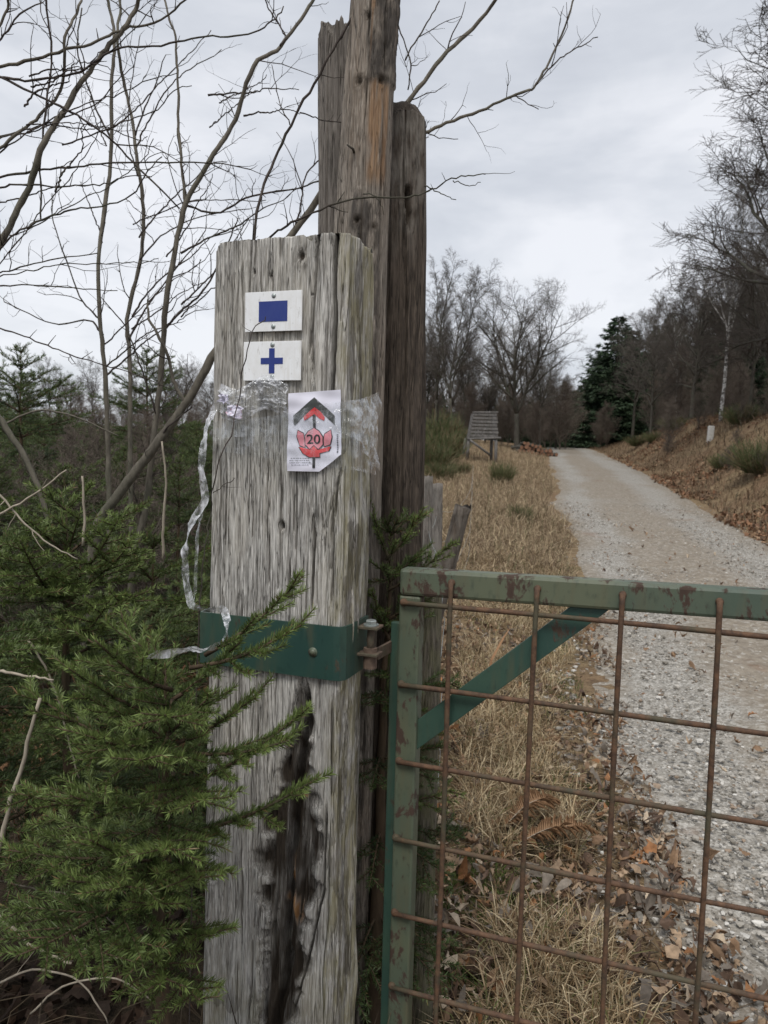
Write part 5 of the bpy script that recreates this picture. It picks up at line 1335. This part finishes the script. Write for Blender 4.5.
# ------------------------------------------------------------------ broom and other evergreen bushes
def broom_proto(label, loc, group):
    rng = np.random.default_rng(9); root = thing('broom_bush', label, 'bush', loc, group); root['hgt'] = 1.0
    lines, cols = [], []
    for k in range(420):
        a = rng.random() * 6.28; r = .30 * rng.random() ** .5; el = abs(rng.normal()) * .38 + r * 1.5; L = rng.uniform(.35, 1.05) * (1 - r * .8)
        d = np.array([math.cos(a) * math.sin(el), math.sin(a) * math.sin(el), math.cos(el)]); p = np.array([math.cos(a) * r, math.sin(a) * r, 0]); pts = [p]
        for j in range(5): d = unit(d + np.array([0, 0, .07]) + rng.normal(size=3) * .07); pts.append(pts[-1] + d * L / 5)
        lines.append((np.array(pts) + loc, np.linspace(.006, .003, 6))); c = np.array([.075, .095, .036]) * rng.uniform(.6, 1.35); c = c if rng.random() > .4 else np.array([.15, .12, .065]); cols.append(c)
        for q in range(4):
            i = rng.integers(1, 5); e = pts[i] + unit(d + rng.normal(size=3) * .45) * rng.uniform(.1, .28); lines.append((np.array([pts[i], (pts[i] + e) / 2 + rng.normal(size=3) * .01, e]) + loc, np.array([.004, .0035, .002]))); cols.append(c * 1.15)
    g = Geo(); tubes(g, lines, 3, cols); build('stems', g, MT['broom'], root, smooth=False); return root
def broom(px, d, hh, label, group=None, wide=1.0, dz=0):
    loc = at_ground(px, d)
    if 'broom' not in TP: TP['broom'] = broom_proto(label, loc, group); r = TP['broom']; r.scale = (hh * wide, hh * wide, hh); return
    dup(TP['broom'], loc, rt.random() * 6, (hh * wide, hh * wide, hh), label, group)
broom(503, 19, .72, 'green broom bush in front of the hide beside the dry verge', None, .75)
broom(441, 25, 1.3, 'largest green broom bush left of the hide beside the brown post', None, 1.0)
broom(430, 21, 1.0, 'green broom bush close against the brown post', None, 1.1)
broom(452, 29, 1.3, 'green broom bush just left of the hide', None, .9)
broom(440, 19, .6, 'low broom bush in front of the largest broom bush', None, 1.3)
broom(461, 21, .4, 'low straggly broom bush below the hide', None, 1.3)
broom(436, 29, 1.9, 'tall broom bush behind the largest broom bush', None, .9)
broom(764, 17, .95, 'green broom bush at the right edge of the bank', None, 1.2)
broom(725, 20, .5, 'small dark green bush half way up the right bank', None, 1.2)
broom(676, 33, .7, 'low green bush on top of the right bank left of the marker post', None, 1.6)
broom(522, 12.5, .35, 'tiny green broom tuft near the left rut', None, 1.0)
broom(741, 24, .8, 'green bush right of the marker post below the birch', None, 1.2)
broom(640, 38, .7, 'low green bush under the round crowned tree', None, 1.6)
broom(655, 35, .6, 'low green bush on the bank between two other bushes', None, 1.5)

# ------------------------------------------------------------------ raised hide, marker post, logs
MT['hidewood'] = mat_wood('weathered_hide_boards', (.20, .19, .18), (.07, .064, .058), (.14, .13, .12), 15, green=(.1, .1, .08), fine=.12)
def hide():
    d = 26.0; root = thing('raised_hide', 'grey boarded raised hunting hide on legs left of the track', 'raised hide', at_ground(485, d)); px = d / F
    bl, br_, tl, tr_ = U(469, 438, d), U(498, 437, d), U(473, 413, d + .3), U(497, 413, d + .3)
    g = Geo(); nb = 7
    for k in range(nb):
        t = (k + .5) / nb; a = tl + (bl - tl) * t; b2 = tr_ + (br_ - tr_) * t; ext = .02 * ((k * 7) % 3)
        bar(g, a - [ext, 0, 0], b2 + [ext, 0, 0], .105, .03, up=(0, 1, .15), bev=.004) if False else box(g, (a + b2) / 2, (np.linalg.norm(b2 - a) + ext, .03, np.linalg.norm(bl - tl) / nb * .66), None, .004)
    m = build('board_front', g, MT['hidewood'], root, smooth=False, attrs={'stain': np.zeros(g.n), 'raw': np.zeros(g.n), 'green': np.zeros(g.n)})
    def beam(name, p, q, w):
        g = Geo(); tubes(g, [(np.array([p, (np.array(p) + q) / 2, q]), np.full(3, w))], 8); build(name, g, MT['hidewood'], root, attrs={k: np.zeros(g.n) for k in ('stain', 'raw', 'green')})
    beam('top_rail', tl + [-.02, -.03, .02], tr_ + [.03, -.03, .02], .028); beam('floor_rail', bl + [-.06, -.04, -.03], br_ + [.10, -.04, -.03], .035)
    for (p, lean) in ((bl, -.05), (br_ + [-.06, 0, 0], .02)):
        z = gz(p[0], p[1]); beam('leg', p + [0, .02, 0], np.array([p[0] + lean, p[1], z - .1]), .055)
        q = p + [0, 1.1, .0]; beam('leg', q, np.array([q[0] + lean, q[1] + .1, gz(q[0], q[1]) - .1]), .055)
    beam('cross_brace', bl + [.02, -.05, -.06], U(490, 455, d - .05), .04)
    # side walls, back and roof of the box
    for nm, a, b2 in (('side_wall', bl, tl), ('side_wall', br_, tr_)):
        g = Geo(); dx = np.array([.03 if a[0] > U(484, 430, d)[0] else -.03, 0, 0]) * -1
        V = np.array([a + dx + [0, .03, 0], a + dx + [0, 1.1, 0], b2 + dx + [0, .9, 0], b2 + dx + [0, .05, 0]]); V2 = V + [.02, 0, 0]
        g.add(np.concatenate([V, V2]), [np.array([[0, 1, 2, 3], [7, 6, 5, 4], [0, 4, 5, 1], [1, 5, 6, 2], [2, 6, 7, 3], [3, 7, 4, 0]])]); build(nm, g, MT['hidewood'], root, smooth=False, attrs={k: np.zeros(8) for k in ('stain', 'raw', 'green')})
    g = Geo(); c = (bl + br_) / 2; box(g, c + [0, .58, -.0], (br_[0] - bl[0], 1.0, .04), None, .004); build('floor', g, MT['hidewood'], root, smooth=False, attrs={k: np.zeros(g.n) for k in ('stain', 'raw', 'green')})
hide()
def marker():
    loc = at_ground(710, 24.5); g = Geo(); box(g, loc + [0, 0, .17], (.17, .15, .62), None, .025)
    v = g.v[-1]; v[:, 0] += .03 * (v[:, 2] - loc[2]) + .006 * vn(v[:, 0] * 30, v[:, 2] * 30, 0, 3)
    o = build('marker_post', g, MT['stonepost'], None, smooth=False, loc=loc); tag(o, 'short pale stone marker post on top of the right bank', 'marker post')
MT['stonepost'] = mat_plain('pale_stone', (.50, .49, .46), .8, .35, 14)
marker()
MT['logend'] = mat_plain('fresh_log_wood', (.19, .095, .055), .8, .6, 9)
def logs():
    d = 36; rr = random.Random(8); proto = None; px = d / F
    for row, n in enumerate((10, 8, 5)):
        for k in range(n):
            x = U(519 + 40 * (k + .5 + row * .45) / 10, 445, d)[0]; z = gz(x, d) + .10 + row * .165 + .05 * rr.random(); y = d + .2 * rr.random(); loc = (x, y, z)
            if proto is None:
                proto = thing('cut_log', 'orange brown cut log in the pile at the end of the verge', 'log', loc, 'cut logs piled by the track')
                g = Geo(); n_ = 10; t = np.linspace(0, 2.0, n_); tubes(g, [(np.stack([x + 0 * t, y + t, z + .01 * np.sin(t * 3)], 1), np.full(n_, .095))], 14); build('bark', g, MT['fartrunk'], proto)
                g = Geo(); tubes(g, [(np.array([[x, y + .01, z], [x, y - .012, z]]), np.array([.09, .088]))], 14); build('cut_face', g, MT['logend'], proto, smooth=False)
            else: dup(proto, loc, rr.uniform(-.35, .35), rr.uniform(.7, 1.15))
logs()

# ------------------------------------------------------------------ ground cover (stuff)
def in_verge(x, y): return (x < left_edge(y) + .05)
def blades(name, rng, x, y, hgt, wd, lean, palette, weights, mat, bend=.5):
    m = len(x); z = ground_z(x, y) - .005; a = rng.random(m) * 2 * PI; ln = hgt; el = np.abs(rng.normal(size=m)) * lean
    d = np.stack([np.cos(a) * np.sin(el), np.sin(a) * np.sin(el), np.cos(el)], 1); p = np.stack([x, y, z], 1)
    s = np.stack([-np.sin(a), np.cos(a), 0 * a], 1); jit = rng.normal(size=(m, 3)) * .25; s = s + jit; s /= np.linalg.norm(s, axis=1, keepdims=True)
    d2 = d + np.stack([np.cos(a), np.sin(a), -.5 * np.ones(m)], 1) * (bend * rng.random(m))[:, None]; d2 /= np.linalg.norm(d2, axis=1, keepdims=True)
    d3 = d2 + np.stack([np.cos(a), np.sin(a), -1.0 * np.ones(m)], 1) * (bend * rng.random(m))[:, None]; d3 /= np.linalg.norm(d3, axis=1, keepdims=True)
    l = ln[:, None]; w = wd[:, None]; q1 = p + d * l * .4; q2 = q1 + d2 * l * .35; q3 = q2 + d3 * l * .25
    # blades that bend below the soil are lifted on to it
    for q in (q1, q2, q3): q[:, 2] = np.maximum(q[:, 2], ground_z(q[:, 0], q[:, 1]) + .004 + .012 * rng.random(m))
    V = np.stack([p - s * w * .5, p + s * w * .5, q1 - s * w * .5, q1 + s * w * .5, q2 - s * w * .35, q2 + s * w * .35, q3], 1).reshape(-1, 3)
    b = (np.arange(m) * 7)[:, None]
    Q = np.concatenate([b + np.array([[0, 1, 3, 2]]), b + np.array([[2, 3, 5, 4]])]); Tq = b + np.array([[4, 5, 6]])
    pal = np.array(palette); c = pal[rng.choice(len(pal), m, p=np.array(weights) / np.sum(weights))] * rng.uniform(.65, 1.25, (m, 1))
    g = Geo(); g.add(V, [Q, Tq], np.repeat(c, 7, 0)); return g
def clumpy(rng, n, f, thr, x0, x1, y0, y1, ypow=1.0, seed=0, keep=None):
    X, Y = [], []
    tot = 0
    while tot < n:
        y = y0 * (y1 / y0) ** (rng.random(n) ** ypow); x = rng.uniform(x0, x1, n) if not callable(x0) else x0(y) + (x1(y) - x0(y)) * rng.random(n)
        k = fbm(x * f, y * f, 0, seed, 3) > thr
        if keep is not None: k &= keep(x, y)
        X.append(x[k]); Y.append(y[k]); tot += k.sum()
        if not k.any(): break
    return np.concatenate(X)[:n], np.concatenate(Y)[:n]
rg = np.random.default_rng(5)
STRAW = [(.56, .46, .30), (.44, .34, .21), (.27, .19, .105), (.20, .135, .075), (.13, .14, .05)]
def stuff(name, g, mat, label, cat):
    o = build(name, g, mat, None, smooth=False); tag(o, label, cat, kind='stuff'); return o
# near verge: matted straw between the fence and the track
x, y = clumpy(rg, 27000, 2.2, -.25, lambda y: .02 + .10 * y, lambda y: left_edge(y) - .10, 1.35, 9, 1.0, 3)
stuff('dry_grass', blades('dry_grass', rg, x, y, rg.uniform(.05, .22, len(x)), rg.uniform(.0018, .004, len(x)), .95, STRAW, (3, 3, 3, 2, .8), None, 1.2), MT['grass'], 'matted straw coloured dry grass on the verge behind the gate', 'grass')
x, y = clumpy(rg, 56000, .7, -.7, lambda y: -.4 + .0 * y, lambda y: left_edge(y) - .05, 6, 45, .75, 6)
stuff('dry_grass', blades('dry_grass', rg, x, y, rg.uniform(.08, .32, len(x)) * ss(4, 12, y) + .05, rg.uniform(.004, .010, len(x)), 1.05, [(.48, .385, .25), (.36, .28, .18), (.24, .175, .115), (.16, .115, .078), (.12, .12, .06)], (4, 4, 4, 2, 1), None, 1.0), MT['grass'], 'tall pale dry grass along the verge beside the track towards the hide', 'grass')
# right bank
x, y = clumpy(rg, 42000, .5, -.6, lambda y: right_edge(y) + .1, lambda y: right_edge(y) + 9, 7, 60, .7, 9)
stuff('dead_bracken', blades('dead_bracken', rg, x, y, rg.uniform(.10, .36, len(x)), rg.uniform(.006, .022, len(x)), .95, [(.19, .125, .08), (.235, .165, .105), (.13, .085, .058), (.28, .205, .135), (.095, .085, .055)], (3, 3, 3, 2, 2), None, 1.2), MT['grass'], 'reddish brown dead bracken and grass covering the right bank', 'bracken')
x = rg.normal(-.95, .42, 2600); y = rg.normal(3.45, .40, 2600)
stuff('dead_bracken', blades('dead_bracken', rg, x, y, rg.uniform(.15, .62, len(x)), rg.uniform(.006, .018, len(x)), .7, [(.20, .11, .06), (.27, .155, .085), (.13, .08, .05)], (3, 2, 2), None, 1.2), MT['grass'], 'patch of rusty dead bracken among the young spruces behind the saplings', 'bracken')
# left ground under the spruces; stalk colours darkened to paint the shade there
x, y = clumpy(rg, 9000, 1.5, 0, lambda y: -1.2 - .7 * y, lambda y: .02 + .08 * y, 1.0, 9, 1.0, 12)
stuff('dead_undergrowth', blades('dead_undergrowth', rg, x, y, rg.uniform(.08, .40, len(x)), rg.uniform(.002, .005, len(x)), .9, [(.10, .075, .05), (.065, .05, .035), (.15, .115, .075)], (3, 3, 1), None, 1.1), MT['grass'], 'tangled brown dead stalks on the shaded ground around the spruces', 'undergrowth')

def leaf_mesh(rng, x, y, z, size, palette, weights, seed=0, tilt=.45):
    """lobed oak and plain beech leaves, folded along the midrib and curled"""
    m = len(x); t = np.array([0, .18, .30, .45, .58, .75, .88, 1.0]); w = np.array([.03, .16, .11, .28, .19, .30, .16, 0.0])
    wob = rng.uniform(.75, 1.25, (m, 8)); W_ = w * wob * size[:, None] * np.where(rng.random((m, 1)) < .45, 1.0, .8); Tt = (t - .5)[None] * size[:, None]
    fold = rng.uniform(-.2, 1.5, m)[:, None]; curl = rng.normal(size=m)[:, None] * 2.0
    bendz = curl * (Tt ** 2) / size[:, None]
    mid = np.stack([Tt, 0 * Tt, bendz], -1); lf = np.stack([Tt, W_, bendz + W_ * fold], -1); rt_ = np.stack([Tt, -W_, bendz + W_ * fold], -1)
    P = np.concatenate([mid, lf, rt_], 1)
    a = rng.random(m) * 2 * PI; tl = rng.normal(size=m) * tilt; rl = rng.normal(size=m) * tilt; fl = np.where(rng.random(m) < .5, 1, -1.0)
    ca, sa, cb, sb, cr, sr_ = np.cos(a), np.sin(a), np.cos(tl), np.sin(tl), np.cos(rl), np.sin(rl)
    X, Yy, Z = P[..., 0], P[..., 1], P[..., 2] * fl[:, None]
    Yr = Yy * cr[:, None] - Z * sr_[:, None]; Zr = Yy * sr_[:, None] + Z * cr[:, None]
    Xt = X * cb[:, None] + Zr * sb[:, None]; Zt = -X * sb[:, None] + Zr * cb[:, None]
    V = np.stack([Xt * ca[:, None] - Yr * sa[:, None], Xt * sa[:, None] + Yr * ca[:, None], Zt], -1)
    V[..., 2] -= V[..., 2].min(1)[:, None] * .8
    V += np.stack([x, y, z], -1)[:, None]
    b = (np.arange(m) * 24)[:, None, None]; k = np.arange(7)[None, :, None]
    Q = np.concatenate([(b + k + np.array([0, 1, 9, 8])).reshape(-1, 4), (b + k + np.array([0, 16, 17, 1])).reshape(-1, 4)])
    pal = np.array(palette); c = pal[rng.choice(len(pal), m, p=np.array(weights) / np.sum(weights))] * rng.uniform(.65, 1.25, (m, 1))
    g = Geo(); g.add(V.reshape(-1, 3), [Q], np.repeat(c, 24, 0)); return g
LEAF = [(.22, .14, .085), (.33, .235, .155), (.13, .085, .06), (.42, .34, .25), (.30, .15, .07), (.20, .17, .14)]
x, y = clumpy(rg, 6000, 1.6, -.55, lambda y: -.05 + .03 * y, lambda y: left_edge(y) + .25, 1.35, 7, 1.1, 21)
z = ground_z(x, y) + rg.uniform(.004, .05, len(x))
stuff('leaf_litter', leaf_mesh(rg, x, y, z, rg.gamma(4, .0082, len(x)).clip(.014, .065), LEAF, (4, 3, 4, 2, 1, 3)), MT['leaf'], 'brown fallen leaves scattered on the verge and the edge of the track', 'leaves')
x, y = clumpy(rg, 260, 1.1, -.9, lambda y: left_edge(y) + .2, lambda y: right_edge(y), 1.6, 14, 1.0, 23)
stuff('leaf_litter', leaf_mesh(rg, x, y, road_z(y) + .035, rg.uniform(.03, .07, len(x)), LEAF, (4, 2, 3, 1, 2, 1)), MT['leaf'], 'a few single brown leaves blown on to the gravel track', 'leaves')
x, y = clumpy(rg, 9000, .6, -.1, lambda y: right_edge(y) - .2, lambda y: right_edge(y) + 6, 6, 40, .8, 25)
stuff('leaf_litter', leaf_mesh(rg, x, y, ground_z(x, y) + .02, rg.uniform(.06, .15, len(x)), [(.26, .14, .08), (.20, .11, .065), (.32, .21, .13), (.13, .085, .055)], (2, 3, 3, 3)), MT['leaf'], 'rusty fallen leaves on the right bank beside the track', 'leaves')
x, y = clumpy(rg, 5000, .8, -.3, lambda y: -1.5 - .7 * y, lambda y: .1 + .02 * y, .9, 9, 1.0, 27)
stuff('leaf_litter', leaf_mesh(rg, x, y, ground_z(x, y) + .006, rg.uniform(.03, .08, len(x)), [(.065, .042, .03), (.045, .03, .022), (.10, .062, .04)], (3, 3, 1)), MT['leaf'], 'dark brown leaves on the ground under the spruces', 'leaves')  # leaf colours darkened too, shade under the spruces put in the palette

def stones(rng, x, y, z, size, palette, weights):
    bm = bmesh.new(); bmesh.ops.create_icosphere(bm, subdivisions=1, radius=1); v = np.array([q.co[:] for q in bm.verts]); f = np.array([[q.index for q in p.verts] for p in bm.faces]); bm.free()
    m = len(x); k = len(v); V = v[None] * (1 + .22 * rng.normal(size=(m, k, 1))); V = V * (size[:, None] * rng.uniform(.6, 1.2, (m, 3)) * np.array([1, 1, .62]))[:, None]
    a = rng.random(m) * 6.28; c, s = np.cos(a)[:, None], np.sin(a)[:, None]
    V = np.stack([V[..., 0] * c - V[..., 1] * s, V[..., 0] * s + V[..., 1] * c, V[..., 2]], -1) + np.stack([x, y, z], -1)[:, None]
    pal = np.array(palette); cl = pal[rng.choice(len(pal), m, p=np.array(weights) / np.sum(weights))] * rng.uniform(.75, 1.2, (m, 1))
    g = Geo(); g.add(V.reshape(-1, 3), [(f[None] + (np.arange(m) * k)[:, None, None]).reshape(-1, 3)], np.repeat(cl, k, 0)); return g
ST = [(.38, .355, .315), (.29, .27, .235), (.21, .19, .16), (.52, .50, .46), (.25, .19, .14)]
def trackbias(x, y):
    t = (x - left_edge(y)) / 3.05; p = .35 + .65 * np.exp(-((t - .17) / .14) ** 2) + .55 * np.exp(-((t - .74) / .17) ** 2); return rg.random(len(x)) < p
x, y = clumpy(rg, 26000, 1.3, -.55, lambda y: left_edge(y) - .12, lambda y: right_edge(y) + .05, 1.5, 16, 1.25, 31, trackbias)
sz = rg.gamma(1.6, .0024, len(x)) + .0022; sz = np.minimum(sz, .016) * (1 + .03 * y)
stuff('gravel', stones(rg, x, y, road_z(y) + .020, sz, ST, (4, 4, 3, 1.6, 2)), MT['stone'], 'loose grey and white crushed stones on the track', 'gravel')
x, y = clumpy(rg, 420, 1.3, -.2, lambda y: .30 + .1 * y, lambda y: left_edge(y), 1.6, 6, 1.1, 33)
stuff('gravel', stones(rg, x, y, ground_z(x, y) + .004, rg.uniform(.008, .028, len(x)), ST, (3, 3, 3, 1, 2)), MT['stone'], 'scattered larger stones in the leafy verge beside the track', 'gravel')

# small twigs and a little moss in the verge litter
x, y = clumpy(rg, 700, 1.6, -.9, lambda y: .0 + .05 * y, lambda y: left_edge(y) + .1, 1.35, 7, 1.1, 41)
_tw = []
for xx, yy in zip(x, y):
    a = rg.random() * 6.28; l = rg.uniform(.04, .22); q = np.array([[xx, yy, 0.], [xx + math.cos(a) * l * .5, yy + math.sin(a) * l * .5, 0], [xx + math.cos(a + .2) * l, yy + math.sin(a + .2) * l, 0]]); q[:, 2] = ground_z(q[:, 0], q[:, 1]) + .012 + .03 * rg.random(3); r0 = rg.uniform(.0012, .003); _tw.append((q, np.array([r0, r0 * .9, r0 * .5])))
g = Geo(); tubes(g, _tw, 5, [np.array([.16, .125, .09]) * rg.uniform(.5, 1.6) for _ in _tw]); stuff('twig_litter', g, MT['grass'], 'broken twigs lying among the leaves on the verge', 'twigs')
x, y = clumpy(rg, 9000, 2.6, .28, lambda y: .0 + .05 * y, lambda y: left_edge(y) + .05, 1.35, 9, 1.1, 43)
stuff('green_grass', blades('green_grass', rg, x, y, rg.uniform(.02, .08, len(x)), rg.uniform(.0018, .0035, len(x)), .7, [(.085, .115, .03), (.12, .14, .045), (.06, .085, .025)], (2, 1, 2), None, .9), MT['grass'], 'short green grass and moss showing between the dead leaves', 'grass')

# a dead bracken frond lying in the verge, seen through the mesh
def frond(label, p, az, L, seed):
    rng = np.random.default_rng(seed); d = np.array([math.cos(az), math.sin(az), .12]); s = np.array([-math.sin(az), math.cos(az), 0]); lines = []; root = thing('bracken_frond', label, 'fern frond', p)
    n = 14; t = np.linspace(0, 1, n); sp = np.array(p) + d * (t * L)[:, None] + np.array([0, 0, .05]) * np.sin(PI * t)[:, None]; g = Geo(); tubes(g, [(sp, np.linspace(.0022, .0008, n))], 5); build('stalk', g, MT['deadtwig'], root)
    V, Q = [], []; k = 0
    for i in range(40):
        q = (i + .5) / 40; c = sp[0] + (sp[-1] - sp[0]) * q + np.array([0, 0, .05 * math.sin(PI * q)])
        for sg in (-1, 1):
            l = .075 * math.sin(PI * (q * .85 + .12)) * rng.uniform(.8, 1.1); dd = unit(s * sg + d * .45 + np.array([0, 0, rng.normal() * .25])); e = c + dd * l; u = unit(d) * .0035; md = (c + e) / 2 + np.array([0, 0, .012])
            V += [c - u, c + u, md + u * 1.3, e, md - u * 1.3]; Q.append([k, k + 1, k + 2, k + 3, k + 4]); k += 5
    g = Geo(); g.add(np.array(V), np.array(Q), np.array([.26, .155, .085])); build('leaflets', g, MT['leaf'], root, smooth=False)
def vg(px, py):                         # the ground point seen at a pixel on the near verge
    r = ray(px, py); t = 1.0
    for _ in range(60):
        p = CAM + r * t; t += (p.z - gz(p.x, p.y)) / max(.2, -r.z) * .7
    return np.array(CAM + r * t)
q = vg(512, 862); frond('brown dead bracken frond lying behind the gate mesh', (q[0], q[1], q[2] + .05), .12, .30, 4)
q = vg(505, 845); frond('smaller rusty bracken frond just above the other frond behind the mesh', (q[0], q[1], q[2] + .07), .5, .24, 6)

# ------------------------------------------------------------------ sky, sun, exposure
SUN_EL, SUN_AZ = rad(60), rad(196)      # azimuth clockwise from +Y: behind the camera, a little to the left
w = bpy.data.worlds.new('World'); SC.world = w; w.use_nodes = True; nt = w.node_tree; nt.nodes.clear(); N = NT(nt)
sky = N.n('ShaderNodeTexSky', sky_type='NISHITA'); sky.sun_disc = False; sky.sun_elevation = SUN_EL; sky.sun_rotation = SUN_AZ
tc = N.n('ShaderNodeTexCoord').outputs['Generated']
n1 = N.noise(N.map(tc, (1.6, 1.6, 4.2), (.3, .0, .1)), 1.0, 6, .55, .3); n2 = N.noise(N.map(tc, (4, 4, 9), (2, 1, 0)), 1.0, 5, .55, .4)
f = N.math('ADD', N.math('MULTIPLY', n1, .7), N.math('MULTIPLY', n2, .3))
cl = N.ramp(f, [(.37, (.295, .31, .345)), (.50, (.385, .40, .43)), (.61, (.50, .507, .53))])
b1 = N.n('ShaderNodeBackground', {'Color': sky.outputs[0], 'Strength': .1}); b2 = N.n('ShaderNodeBackground', {'Color': cl, 'Strength': 1.0})
mx = N.n('ShaderNodeMixShader', {0: .93}); nt.links.new(b1.outputs[0], mx.inputs[1]); nt.links.new(b2.outputs[0], mx.inputs[2])
nt.links.new(mx.outputs[0], N.n('ShaderNodeOutputWorld').inputs[0])
sd = bpy.data.lights.new('sun', 'SUN'); sd.energy = 1.5; sd.angle = rad(24); sd.color = (1.0, .97, .92)
so = bpy.data.objects.new('sun', sd); C.objects.link(so)
dirv = Vector((math.sin(SUN_AZ) * math.cos(SUN_EL), math.cos(SUN_AZ) * math.cos(SUN_EL), math.sin(SUN_EL)))
so.rotation_euler = dirv.to_track_quat('Z', 'Y').to_euler()
vs = SC.view_settings; vs.view_transform = 'Standard'; vs.look = 'None'; vs.exposure = 0.85; vs.gamma = 1.0; vs.use_curve_mapping = False
SC.cycles.max_bounces = 6; SC.cycles.transparent_max_bounces = 24; SC.cycles.use_denoising = True
